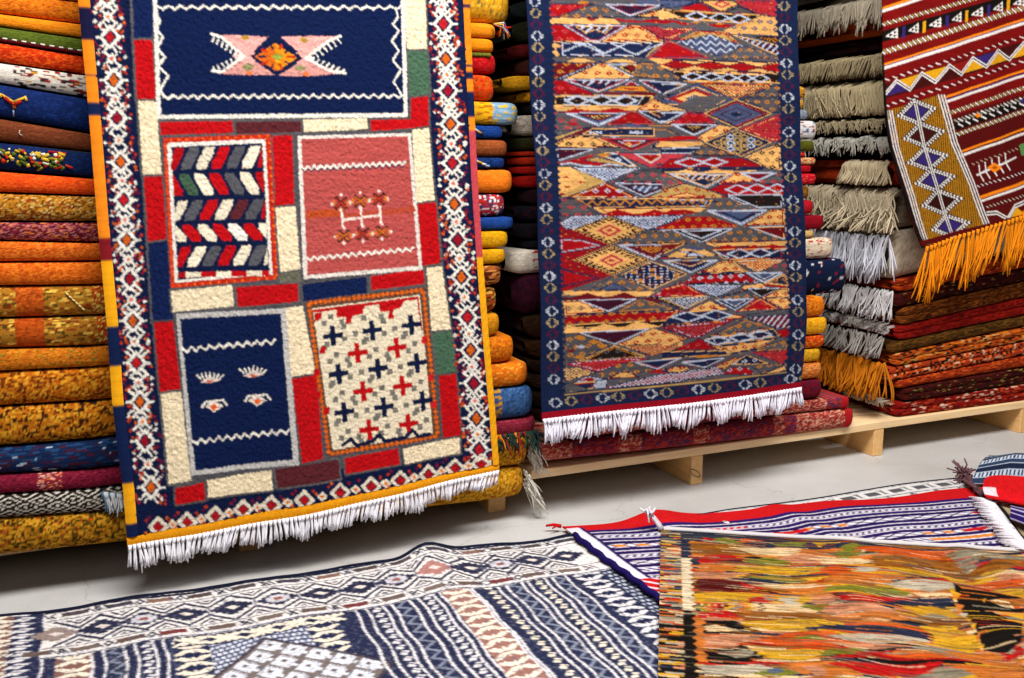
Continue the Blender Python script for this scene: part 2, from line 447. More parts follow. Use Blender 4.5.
    for (x, y, f) in ((210,379,1),(253,373,1),(214,405,-1),(257,399,-1)):
        if f > 0:
            w.poly([(x - 10, y + 3), (x, y - 3), (x + 11, y + 1), (x, y + 4)], hx('d8c0b8'))
            for k in range(-3, 4): w.line([(x + k * 3, y), (x + k * 4.4, y - 7 + abs(k))], 1.6, WHITE)
            w.diamond((x, y + 2.5), 4, 1.5, hx('c05a2c'))
        else:
            w.diamond((x, y + 1), 9, 6, hx('ded0c4')); w.diamond((x, y + 2), 4, 3.5, hx('d8602a'))
            w.line([(x - 12, y + 2), (x - 9, y - 3), (x + 9, y - 5), (x + 13, y)], 2, WHITE)
    # --- panel: crosses on cream
    w.poly([(305,301),(426,287),(441,437),(327,456)], hx('6b4a3a'))
    for a, b, n in (((308,303),(424,290),24),((424,291),(438,435),28),((329,453),(438,436),22),((308,303),(328,453),30)):
        for i in range(n):
            t = (i + .5) / n; x = a[0] + (b[0] - a[0]) * t; y = a[1] + (b[1] - a[1]) * t
            w.diamond((x, y), 2.6, 2.6, hx('d0661c'))
    w.poly([(312,308),(420,295),(433,433),(332,449)], hx('dccfb6'))
    w.line([(313,311),(418,298)], 3.2, RED); w.line([(418,298),(422,330)], 1.6, RED)
    w.poly([(337,309),(365,306),(362,314),(352,316),(351,323),(345,324),(346,317),(336,317)], RED); w.poly([(379,304),(404,301),(401,308),(393,310),(394,318),(388,319),(389,311),(380,312)], RED)
    w.poly([(314,313),(322,312),(321,318),(314,322)], RED)
    def cross(x, y, col, a=8.5):
        w.line([(x - a, y + 1), (x + a, y - 1)], 5.4, col); w.line([(x - .8, y - a), (x + .8, y + a)], 5.4, col)
    ux, uy, vx, vy = 39.5, -5.2, 5.6, 38.0                  # lattice of the crosses
    DG = hx('7a766e')
    for i in range(-2, 4):
        for j in range(-1, 5):
            for (ox, oy, col) in ((0, 0, NAVY), (.55, .53, RED)):
                x = 332.5 + ux * (i + ox) + vx * (j + oy); y = 335.5 + uy * (i + ox) + vy * (j + oy)
                t = (y - 300) / 150
                if 318 + t * 16 < x < 416 + t * 14 and 318 < y < 438 - (x - 332) * .14 + 4: cross(x, y, col)
                for (gx, gy) in ((.28, .12), (-.24, .27), (.27, -.33), (.02, .5)):
                    X = x + ux * gx + vx * gy; Y = y + uy * gx + vy * gy
                    t = (Y - 300) / 150
                    if 318 + t * 15 < X < 417 + t * 13 and 316 < Y < 446 - (X - 332) * .14: w.poly([(X - 2.6, Y - 2.4), (X + 2.6, Y - 2.8), (X + 2.6, Y + 2.6), (X - 2.6, Y + 2.8)], DG)
    for x, y in ((316,372),(322,350),(317,394),(425,340),(431,378),(434,405),(326,410)): w.poly([(x-3,y-3),(x+3,y-4),(x+3,y+3),(x-3,y+4)], RED if x < 400 else hx('c22428'))
    w.line([(342,444),(350,438),(356,445),(372,440),(378,434),(384,440),(404,437),(412,430),(418,436),(430,434)], 4, NAVY)
    # --- snowflake border
    FL = [hx('c8601c'), hx('8a1830'), hx('131f42'), hx('b03a1c'), hx('6a1838')]
    def flake(x, y, vertical, col, s=1.0):
        if vertical: rx, ry = 9 * s, 10.5 * s
        else: rx, ry = 9.5 * s, 9 * s
        w.ring((x, y), rx, ry, 2.8 * s, WHITE)
        w.diamond((x, y), rx * .5, ry * .58, col)
        for a in range(4):
            ca = (1 if a in (0, 1) else -1); sa = (1 if a in (0, 2) else -1)
            w.line([(x + ca * rx * .55, y + sa * ry * .55), (x + ca * rx * 1.25, y + sa * ry * 1.15)], 2.5, WHITE)
            w.line([(x + ca * rx * .3, y + sa * ry * .95), (x + ca * rx * .75, y + sa * ry * 1.45)], 1.9, WHITE)
            for k in range(7):
                w.diamond((x + ca * rx * rng.uniform(.8, 1.7), y + sa * ry * rng.uniform(.3, 1.6)), 1.7, 1.9, FL[int(rng.integers(5))])
        if vertical:
            w.line([(x - rx, y), (x - rx * 1.5, y)], 2, WHITE); w.line([(x + rx, y), (x + rx * 1.5, y)], 2, WHITE)
    def minor(x, y):
        for sx in (-1, 1):
            for sy in (-1, 1):
                w.line([(x, y), (x + sx * 8, y + sy * 7)], 2.0, WHITE)
                w.diamond((x + sx * 13.5, y + sy * rng.uniform(-2, 6)), 2.2, 2.4, WHITE if rng.random() < .5 else FL[int(rng.integers(5))])
                w.diamond((x + sx * rng.uniform(6, 12), y + sy * rng.uniform(0, 4)), 1.9, 2.2, FL[int(rng.integers(5))])
        w.diamond((x, y), 5, 6, WHITE); w.diamond((x, y), 2, 2.4, hx('dc6a5c') if rng.random() < .5 else hx('d8782c'))
    OC = [hx('c8641c'), hx('b4202a'), hx('c8641c'), hx('98182c')]
    yl = [-4,37,80,118,162,200,240,279,321,363,402,441,487]
    xl = lambda y: np.interp(y, [0,37,118,240,321,402,487], [107,110,117,127,133,140,151])
    yr = [-9,24,59,91,124,163,204,240,277,317,350,383,418,449]
    xr = lambda y: np.interp(y, [0,24,124,204,277,317,383,450], [441,443,450,454,461,467,473,478])
    for ys, xf in ((yl, xl), (yr, xr)):
        for i, y in enumerate(ys):
            if i: minor(float(xf((y + ys[i-1]) / 2)), (y + ys[i-1]) / 2)
        for i, y in enumerate(ys): flake(float(xf(y)), y, True, OC[i % 4])
    bt = [(158,526),(187,521),(215,515),(243,509),(271,504),(303,498),(339,491),(370,485),(399,479),(428,474),(455,468),(480,463)]
    for i, (x, y) in enumerate(bt):
        w.ring((x, y), 8.5, 8.5, 3.4, hx('d9cdbb')); w.diamond((x, y), 5, 5, hx('a81a24'))
        for sx in (-1, 1):
            for sy in (-1, 1):
                w.diamond((x + sx * 9, y + sy * 9), 2, 2, FL[int(rng.integers(5))]); w.diamond((x + sx * 12, y + sy * 6), 2, 1.8, FL[int(rng.integers(5))])
        if i + 1 < len(bt):
            x2, y2 = bt[i + 1]; mx, my = (x + x2) / 2, (y + y2) / 2
            w.diamond((mx, my), 5.5, 5, hx('d9cdbb')); w.diamond((mx, my), 2.3, 2, hx('dc7a24'))
    # tuft noise on everything
    n = vnoise(w.rawX / .004, w.rawY / .004, 31); w.img *= (0.88 + .24 * n)[..., None]
    w.img = smooth(w.img, 1)
    return w

def hang_grid(Lf, Rf, zb, ztop, nx, nz, plane, Y, z0, wave, lip=0.45, rad=0.06):
    """vertices of a sheet hanging on a battered front and lying back over the stack top"""
    u = np.linspace(0, 1, nx)
    rows = []
    v = np.linspace(0, 1, nz)
    zb_u = zb(u)
    S = np.empty((nz, nx)); X = np.empty((nz, nx)); 
    for j in range(nz):
        z = zb_u + (ztop - zb_u) * v[j]
        S[j] = z; X[j] = Lf(z) * (1 - u) + Rf(z) * u
    Yg = Y + LEAN * (S - z0) + wave(u[None] * np.ones((nz, 1)), v[:, None] * np.ones((1, nx)))
    P = np.stack([X, Yg, S], -1)
    # over the top: quarter round, then flat
    ext = []; ycur = P[-1, :, 1]; 
    for a in np.linspace(0, math.pi / 2, 9)[1:]:
        ext.append(np.stack([P[-1, :, 0], ycur + rad * (1 - math.cos(a)), P[-1, :, 2] + rad * math.sin(a)], -1))
    for d in np.linspace(0, lip, 12)[1:]:
        ext.append(np.stack([P[-1, :, 0], ycur + rad + d, P[-1, :, 2] + rad + 0 * d], -1))
    return np.concatenate([P, np.array(ext)]), X, S

def build_rug1():
    M = pm_front(R1Y, R1Z)
    w = paint_rug1()
    root = empty('hanging_rug', (0.6, 2.89, 0.2), 'large navy pile rug with patchwork panels and white fringe, hanging over the left stack', 'rug')
    Lf0 = edge_fn([(75,-40),(78,0),(85,74),(89,117),(97,220),(101,262),(107,327),(112,400),(119,460),(123,490),(127,540)], M)
    Rf0 = edge_fn([(467,-40),(469,0),(472,72),(477,180),(482,258),(489,350),(494,410),(498,470)], M)
    bl = np.array([M(*map(np.array, p)) for p in ((127., 536.), (200., 523.), (300., 504.), (400., 484.), (498., 463.))])
    zb = lambda u: np.interp(u, (bl[:, 0] - bl[0, 0]) / (bl[-1, 0] - bl[0, 0]), bl[:, 1])
    ztop = 1.93
    rngn = np.random.default_rng(3)
    def wave(u, v):
        return 0.007 * np.sin(u * 9 + v * 2.0) * (1 - v * .6) + 0.004 * np.sin(u * 23 + 1) * (1 - v) - 0.012 * (1 - v) ** 4
    # field inside the bindings: 2.2 % of the width each side
    bw = 0.020
    Lf = lambda z: Lf0(z) + 0.028; Rf = lambda z: Rf0(z) - 0.020
    nx, nz = 440, 600
    P, X, S = hang_grid(Lf, Rf, zb, ztop, nx, nz, None, R1Y, R1Z, wave)
    C = w.sample(P[..., 0], np.minimum(P[..., 2], ztop)); C[nz:] = C[nz - 1]
    n = smooth(rngn.normal(0, 1, P.shape[:2]), 2)
    P = P.copy(); P[:nz, :, 1] -= 0.0022 * n[:nz] + .001
    sheet('woven_field', P, C, 0.012, M_PILE, root)
    # side bindings: plied selvedge of coloured lengths
    segL = [(-60,0,'o'),(0,8,'o'),(8,40,'d'),(40,74,'o'),(74,76,'n'),(76,102,'o'),(102,115,'n'),(115,119,'o'),(119,239,'o'),(239,262,'m'),(262,328,'y'),(328,368,'n'),(368,408,'y'),(408,487,'n'),(487,528,'y'),(528,560,'n')]
    segR = [(-60,5,'o'),(5,8,'n'),(8,65,'o'),(65,67,'n'),(67,72,'o'),(72,80,'n'),(80,92,'o'),(92,117,'n'),(117,130,'o'),(130,258,'s'),(258,480,'y')]
    cm = dict(o=hx('dc8420'), d=hx('1c1a3c'), n=hx('16244a'), m=hx('7c1c26'), y=hx('dfa11c'), s=hx('b64a52'))
    for (f0, s0, s1, seg, xe) in ((Lf0, 0.0, 0.031, segL, 90), (Rf0, -0.023, 0.0, segR, 470)):
        nzb = 420; z = np.linspace(0, 1, nzb)
        u = np.linspace(0, 1, 9)
        zend = zb(0.0 if xe == 90 else 1.0)
        zz = zend + (ztop - zend) * z
        Pb = np.empty((nzb, 9, 3)); Cb = np.empty((nzb, 9, 3))
        x = f0(zz)
        uu = (0.0 if xe == 90 else 1.0)
        wy = wave(np.full(nzb, uu), z)
        for i in range(9):
            Pb[:, i, 0] = x + s0 + (s1 - s0) * u[i]
            Pb[:, i, 2] = zz
            Pb[:, i, 1] = R1Y + LEAN * (zz - R1Z) + wy - 0.002 - 0.004 * math.sin(math.pi * u[i]) + 0.0007 * np.sin(zz * 1400 + i)
        py = np.interp(zz, *(lambda a: (a[::-1], np.arange(-60, 571, 5)[::-1]))(np.array([float(M(np.array(float(xe)), np.array(float(y)))[1]) for y in range(-60, 571, 5)])))
        for (a, b, k) in seg:
            m = (py >= a) & (py < b); Cb[m] = cm[k]
        Cb *= (0.88 + .24 * cell(np.arange(nzb), np.zeros(nzb), 4))[:, None, None]
        Cb = smooth(Cb, 1)
        # over the stack top as well
        top = []
        for a in np.linspace(0, math.pi / 2, 7)[1:]:
            t = Pb[-1].copy(); t[:, 1] += 0.06 * (1 - math.cos(a)); t[:, 2] += 0.06 * math.sin(a); top.append(t)
        t = top[-1].copy(); t[:, 1] += .4; top.append(t)
        Pb = np.concatenate([Pb, np.array(top)]); Cb = np.concatenate([Cb, np.tile(Cb[-1:], (len(top), 1, 1))])
        o = sheet('selvedge', Pb, Cb, 0.010, M_YARN, root)
        tag(o, 'orange and yellow side binding' if xe == 90 else 'orange, rose and yellow side binding')
    # yellow end band
    nb = 300; u = np.linspace(0, 1, nb); nv = 12
    P2 = np.empty((nv, nb, 3)); zbu = zb(u)
    xl = Lf0(zbu); xr_ = Rf0(zbu)
    for j in range(nv):
        t = j / (nv - 1)
        z = zbu - 0.034 * (1 - t) * (0.75 + .25 * np.sin(u * 3 + .4)) + 0.001
        P2[j, :, 0] = xl * (1 - u) + xr_ * u; P2[j, :, 2] = z
        P2[j, :, 1] = R1Y + LEAN * (z - R1Z) + wave(u, np.zeros(nb)) - 0.003 * math.sin(math.pi * min(1, t * 1.1)) + 0.0006 * np.sin(u * 900)
    C2 = np.tile(hx('d8941a'), (nv, nb, 1)) * (0.85 + .3 * vnoise(np.arange(nb)[None] * .6 + 0 * np.arange(nv)[:, None], np.arange(nv)[:, None] * .8 + 0 * np.arange(nb)[None], 2))[..., None]
    tag(sheet('end_band', P2, C2, 0.010, M_KILIM, root), 'mustard yellow end band')
    rng = np.random.default_rng(12); sp = []
    nt = 96
    for i in range(nt):
        u = (i + .5) / nt; z = float(zb(u)) - 0.034 * (0.75 + .25 * math.sin(u * 3 + .4)) + .002
        x = float(Lf0(z + .03)) * (1 - u) + float(Rf0(z + .03)) * u
        y = R1Y + LEAN * (z - R1Z) + float(wave(np.array(u), np.array(0.0))) - 0.001
        sway = 0.55 * (((u * 21) % 1) - .5) + 0.35 * math.sin(u * 17 + 1) - 0.25
        L = (0.064 if u < .8 else 0.052) * (1 + .12 * math.sin(u * 61))
        sp += tassel((x, y, z), (sway * .5, -0.05, -1), L, 9, 0.06, 0.0031, hx('f2eff4'), rng, curl=.04)
    tag(strands('fringe', sp, M_YARN, root), 'white knotted fringe')
build_rug1()
# ------------------------------------------------------------------ hanging kilim with lozenges
# drawn field by field; per tile an origin in the photograph and outlines at 6.394 units per pixel
KTILES = [
(520, 0, '''
g 180,0 700,0 700,25 180,25
b 740,0 1100,0 1023,28 760,20
o 370,10 440,10 440,25 370,25
r;xs 180,25 460,28 330,75 240,110 185,105
s 450,30 480,30 260,112 235,108
g;xo 470,28 600,70 700,110 245,112 330,75
n;ow 535,28 920,30 700,104
p 620,35 840,38 780,70 740,55 700,78 660,55
c;xr 920,50 1023,85 1023,112 700,112
c 170,112 600,118 650,160 180,155
r 420,120 490,122 455,138
r 600,118 760,135 860,120 1023,130 1023,145 860,150 640,140
g 640,140 1023,150 1023,170 680,165
r;xs 180,155 260,160 450,265 205,268
n;ow 258,158 690,162 500,268 440,265
p;tw 350,170 590,170 540,215 470,190 410,215
c;xr 690,162 760,160 930,265 510,265
m;ls 770,165 1023,175 1023,250 930,262
n 200,268 920,268 800,365 200,362
c 190,270 265,298 220,310 250,355 185,358
r;os 930,270 1023,300 1023,375 810,375
g 200,362 800,365 760,400 200,400
c 290,400 330,378 400,375 480,400
c 540,400 600,380 690,382 740,405
m;xo 200,405 490,408 250,505 205,500
w 470,408 490,408 250,510 235,504
c;xr 500,405 540,408 710,490 690,505 270,508
g;ow 540,408 880,420 710,494
k 630,430 700,410 770,435 710,470
m 670,432 700,418 745,436 710,456
g;xo 740,400 1000,400 1023,520 710,490
c 810,375 1023,380 1023,395 880,408
r 890,410 960,390 1023,400 1023,440 940,435
r;xs 205,512 270,512 470,600 450,610 210,605
n;ow 268,510 700,510 500,590
p;tw 370,515 620,518 560,550 490,530 430,550
r 700,512 830,585 640,550
o 640,548 770,548 830,588 550,585
r 660,565 760,565 710,580
n;ow 740,512 1023,530 1023,545 910,607
m 520,590 870,595 860,610 520,605
k;Dw 210,612 860,612 800,678 210,678
c;xr 850,625 960,678 770,678
g 880,615 1023,595 1023,678 960,678
r 950,625 1000,605 1023,610 1023,655
Z 275,330 345,300 430,276
Z 420,275 530,345 690,272
Z 330,275 430,300 530,350
Z 570,275 730,350 910,276
Z 460,355 530,335
''' ),
(660, 0, '''
b 0,0 260,0 150,40 0,50
k 0,30 120,20 0,42
r 260,10 390,75 150,70 150,40
c;ok 265,5 300,0 470,0 520,25 400,77
g 520,35 640,90 410,80
r;ls 490,0 755,0 755,105 640,90 520,30
k 40,60 650,95 560,150 30,110
c 0,60 60,70 150,110 0,130
c;xb 660,95 760,110 765,230 430,215 410,190
r 0,130 150,140 250,160 360,150 490,155 430,180 0,150
g 0,165 90,140 150,160 310,150 390,190 0,185
m;ls 0,180 240,180 60,250 0,240
y;xr 250,190 430,200 540,290 300,230 90,265
b;Vw 330,220 540,290 370,360 100,270
r;os 60,260 320,370 0,375 0,290
p;tw 470,220 765,290 765,360
o;lk 600,230 762,235 765,290
g;xo 550,290 765,370 400,375
c 0,375 768,395 770,470 0,455
r;op 0,415 90,385 210,415 320,390 440,420 530,400 650,430 768,400 770,465 650,435 540,460 440,430 320,450 210,420 90,445
k 80,455 770,475 772,530 120,520
g;xo 0,430 80,460 150,520 0,520
n;ow 0,535 180,535 20,602 0,600
c;or 240,530 720,540 490,635
s;lc 320,542 650,547 490,612
g;xo 720,540 772,540 775,678 520,640
b 230,535 480,635 400,678 0,678 0,640
p;ls 490,645 580,678 400,678
Q 240,103 65,30
Q 390,112 62,30
Q 515,120 60,30
Q 205,490 62,26
Q 330,490 60,26
Q 440,498 56,26
Q 545,500 52,26
Q 642,502 52,26
L r 225,630 175,62
L c 225,630 125,44
L b 225,630 70,24
L w 225,628 36,12
L s 405,25 60,24
L c 405,25 34,12
'''),
(520, 96, '''
k 230,0 850,0 800,65 220,60
c 220,68 760,70 740,95 220,92
r 270,105 350,80 480,100 600,75 690,95 680,105 450,110
g;xs 220,100 280,105 500,195 230,230
r 290,165 390,178 340,192
b;ow 280,108 695,110 500,194
y;lk 370,115 620,118 500,160
r;os 700,100 740,100 870,182 550,182
c;xr 850,15 1010,90 740,95
n;ow 745,95 1010,95 900,174
p 820,100 990,105 905,140
r 920,175 1023,140 1023,190
g 560,185 1010,190 1023,250 960,215 540,205
b 580,205 700,175 860,205
y 215,265 380,210 520,205 240,295
m 228,288 420,207 460,215 250,295
n 395,245 460,210 860,205 860,255 620,255
c;xk 210,300 360,250 500,265 640,330 220,332
m;os 505,270 925,270 710,354
r;xc 600,285 820,285 710,330
r 900,270 1023,255 1023,290 860,290
c 820,325 900,290 1023,290 1023,330 900,335
w 560,262 600,255 640,262 600,268
g 470,330 700,350 820,330 1023,360 600,375 440,375
p;ow 225,335 475,340 240,416
r 230,430 480,370 440,400 640,440 520,450 300,425 230,445
y 400,410 480,390 700,440 640,445
n;xw 500,370 620,360 740,455 690,450
s;ls 605,365 1023,370 830,460
r;ow 720,368 930,373 830,432
m;xs 850,460 1000,385 1023,400 1023,465
c 220,455 330,455 540,550 290,645 235,640 225,520
y 340,470 420,548 260,640 300,645 540,552 350,460
b;lw 325,458 755,463 545,548
g;xs 760,470 880,470 1010,555 1000,565 580,550
y 890,480 1023,480 1023,540
r;xw 540,550 750,652 285,652
p;ow 585,555 1005,565 780,644
b;tw 680,575 900,578 780,620
y;xr 1000,565 1023,575 1023,655 790,652
n;xo 340,655 1100,655 1100,680 380,680
Q 365,30 75,34
Q 515,28 75,34
Q 665,30 75,34
Z 440,240 480,228 520,240
Z 440,228 480,240 520,228
Z 700,240 745,226 780,240
Z 700,226 745,240 780,226
Z 240,440 320,428 400,448 500,452 560,436 640,446
L o 530,378 45,14
L r 290,520 24,8
L r 385,552 24,8
L r 300,580 24,8
L r 265,628 26,10
'''),
(660, 96, '''
g 230,0 500,0 400,30 290,100 180,100 100,60
p 490,22 725,110 500,208 285,110
g;xo 500,10 772,0 776,110 720,105
c 0,40 180,95 0,100
n;ow 0,105 172,100 30,172 0,165
r;xs 180,100 280,105 380,180 60,180
k;ow 60,180 382,182 220,254
y;lk 150,186 290,188 220,225
c;xr 390,180 480,205 290,295 235,265
r;ls 780,110 782,290 720,290 515,210
n 500,213 725,295 530,387 285,295
r 0,270 130,255 230,260 250,280 0,290
c 0,290 260,290 290,310 180,325 0,325
n;ow 0,335 170,330 290,330 200,367 0,365
g;xo 290,310 520,385 300,385 190,375
s;ls 0,370 180,370 60,440 0,440
r 0,450 60,400 540,395 685,455 0,460
c;xk 782,295 792,480 680,460 545,390
n 0,460 690,455 660,475 0,485
c 60,490 160,472 260,490 360,470 500,480 640,475 500,497
n;ow 35,495 475,500 290,590
p;tw 130,502 390,507 340,540 260,525 200,545
c;xr 480,490 560,490 640,545 360,567
m;ow 505,490 765,490 630,544
g;xs 640,545 792,490 797,560 400,565
r 305,600 390,565 800,565 802,635 420,637
y;xr 0,600 150,560 310,600 430,650 0,660
c;or 20,648 160,615 280,648
g;xs 0,490 40,500 150,560 0,600
n;xo 0,655 280,655 400,680 0,680
k;ow 420,640 802,640 802,690 520,690
Q 190,425 95,30
Q 350,422 80,28
Q 495,598 75,30
Q 625,592 70,30
Q 755,590 60,28
L b 495,117 165,72
L p 495,117 110,46
L b 495,117 95,40
L n 495,117 40,18
G 505,300 190,80
'''),
(520, 196, '''
g;xs 230,20 350,20 510,125 240,127
n;Vo 355,20 1023,15 1023,70 450,72
c 450,75 1023,75 1023,125 510,112
r 505,124 610,85 740,120 850,85 960,115 1023,90 1023,130 510,128
b;lw 250,175 330,130 560,125 340,215 290,210
r;lm 235,130 290,215 340,215 570,310 345,410 590,505 300,607 265,607 245,400
r 248,270 400,280 540,318 400,345 250,370
r 256,460 400,500 520,520 380,560 262,580
c;ok 565,130 792,217 570,312 338,217
c;ok 580,313 822,410 590,507 343,411
b;lw 590,128 1020,130 850,207 790,212
r;xs 850,210 1023,140 1023,217
k;ow 870,216 1100,216 1023,262
g;xo 790,215 870,216 1023,262 1023,300 600,310
m;ow 605,310 1023,310 850,412
o;lm 700,318 960,318 850,372
n 830,415 1060,497 840,597 635,510
r 860,405 1023,350 1023,400
g;xo 450,600 590,510 640,510 840,600 300,610
b 500,600 590,555 690,600
c 260,632 280,608 860,608 810,640 520,640
m 270,645 330,650 430,620 540,650 660,615 760,650 1023,640 1023,680 270,680
r;xs 810,647 1023,545 1023,647
L s 568,220 80,40
L c 568,220 52,24
L s 568,220 26,12
L s 585,412 80,40
L c 585,412 52,24
L s 585,412 26,12
K 565,220 190,80
K 582,411 195,80
N 840,505 190,84
'''),
(660, 196, '''
n;Vo 0,20 330,25 300,65 0,70
c 0,75 290,75 240,105 0,100
r 0,115 60,85 180,90 240,110 0,120
g;xo 300,65 420,20 620,80 700,85 520,185 280,100
k;ow 420,-10 792,-10 785,72 630,78
b;ow 280,92 700,88 520,188
n 330,98 450,130 520,165 600,128 660,95 600,100 515,150 400,98
b;lw 0,120 150,125 0,182
r;xo 0,207 160,130 310,130 500,190 470,202 30,212
c;xr 700,90 802,80 806,187 535,190
k;ow 55,215 475,205 260,299
k;ow 120,222 400,216 260,275
m;ow 555,195 812,190 808,277 790,277
g;xo 0,230 60,220 260,297 540,190 790,282 300,297 0,300
c 255,295 822,285 824,322 340,327
r 330,342 430,310 530,337 610,313 660,332 720,308 815,330 805,347
m;xy 0,300 172,300 0,382
c 20,390 140,330 280,340 370,380 200,402
m 100,350 200,355 290,387
w 140,387 210,353 260,390
b 140,335 190,320 280,335 260,350
n 335,345 824,335 834,407 400,402
g 0,400 380,400 330,410 0,412
n;ow 0,410 375,410 190,494
p 60,414 290,414 190,450
c;xr 390,415 460,410 580,490 215,497
r;lc 465,412 825,405 630,489
g;xs 640,487 822,410 834,492
r;xw 150,542 210,500 540,495 640,555 150,562
n;ow 545,490 805,490 670,559
b;ow 600,494 750,494 672,535
n;xo 670,559 805,500 834,560 836,577
r 640,560 836,578 824,592 640,572
r;xs 0,590 150,555 300,642 0,642
b;lw 155,565 525,570 350,644
c;xr 530,570 650,560 700,590 520,602
k;ow 555,590 775,590 650,649
c;xr 775,590 838,585 846,680 680,680 650,650
g;xo 370,640 560,600 640,650 600,680 330,680
r 600,655 640,650 700,680 560,680
k;ly 0,645 290,645 200,680 0,680
Q 510,370 78,30
Q 645,366 76,30
Z 700,380 760,350 815,342
Z 350,352 400,380 440,392
'''),
(520, 296, '''
c;xg 270,30 370,25 560,97 280,127
p;ow 365,25 745,15 560,99
g;xo 760,10 1000,80 590,102
y;lk 830,5 1023,0 1023,82
r;xo 285,130 560,105 1023,90 940,152 290,182
k 290,185 940,150 880,192 290,202
c 270,215 310,185 430,215 530,175 640,200 740,160 860,185 830,202 290,242
n;xo 880,187 1023,115 1023,182
g;xo 285,240 370,240 580,315 360,415 285,412
p;ow 365,235 825,205 600,309
c;xr 615,307 840,200 1023,260 1023,330 830,382
s;ly 660,312 980,300 1023,330 830,378
s;lm 870,197 1023,185 1023,247
k;xg 600,317 805,387 365,422
m 970,347 1023,320 1023,347
r;ls 285,437 410,420 680,395 820,397 500,487
c;lg 275,460 380,455 490,490 300,552
g;xo 500,487 640,430 760,420 870,467 540,532
n;ow 715,420 1023,390 870,464
r 350,557 430,515 545,532
c 550,532 640,485 700,485 760,517
r 810,490 880,462 960,490
r;lw 560,582 880,500 1023,490 1023,542 560,592
n 340,562 480,550 470,592 370,602
w 465,570 500,540 560,535 550,590 490,597
g 285,560 340,560 450,602 290,632
c;xr 890,470 1023,440 1023,482 960,492
L w 390,325 34,12
L o 380,265 40,16
L o 470,292 40,16
L o 525,320 36,16
L o 380,392 40,14
L m 330,350 30,12
'''),
(660, 296, '''
k;lw 0,10 310,0 150,77
c;xr 310,25 430,85 115,107
n;ow 335,20 605,15 470,89
b;ow 390,25 550,22 470,68
r;xs 470,100 640,10 770,82
c;xr 640,10 835,5 845,77 780,82
g 540,120 850,80 845,117 560,132
r;xs 0,100 120,80 60,130 0,152
n 0,172 80,110 330,90 430,120 380,152 0,182
c 390,150 440,110 540,130 480,142
s;lm 0,190 480,140 230,262 170,262
m;tw 555,135 842,118 838,202 740,202
g;xo 280,260 540,140 740,205 560,242
n 275,270 720,210 760,252 300,312
r 740,220 830,200 828,262 760,262
c;xr 325,322 750,265 620,332 430,367
c;xr 0,215 162,265 0,342
r;xs 60,342 240,265 345,337
n 0,352 400,345 430,372 150,382 0,402
g;xo 620,332 826,270 824,342 580,352
r;ls 565,355 822,345 808,422 770,432
o 220,375 350,370 360,380 220,392
r 150,402 400,385 330,440 120,422
n;ow 115,420 405,390 270,454
y;xr 300,462 460,390 512,395 400,462
n;xw 440,432 540,375 685,430 600,432
g;xo 560,440 795,430 650,494
c 650,497 790,445 804,467 740,492
r;xw 360,497 450,450 540,450 600,497
c;xr 0,480 80,440 200,450 120,492
r;lw 0,500 350,450 400,492 0,552
Q 160,130 95,32
Q 345,120 95,32
Q 350,280 75,30
Q 505,262 75,30
Q 630,245 70,30
'''),
]
KCOL = dict(n=hx('1a2748'), r=hx('9c0f18'), m=hx('6e1420'), p=hx('42142c'), c=hx('d8a868'), g=hx('58565a'), k=hx('231a18'),
            o=hx('b87a2a'), w=hx('b0b6c6'), y=hx('b09058'), s=hx('b03c44'), b=hx('4a5472'))

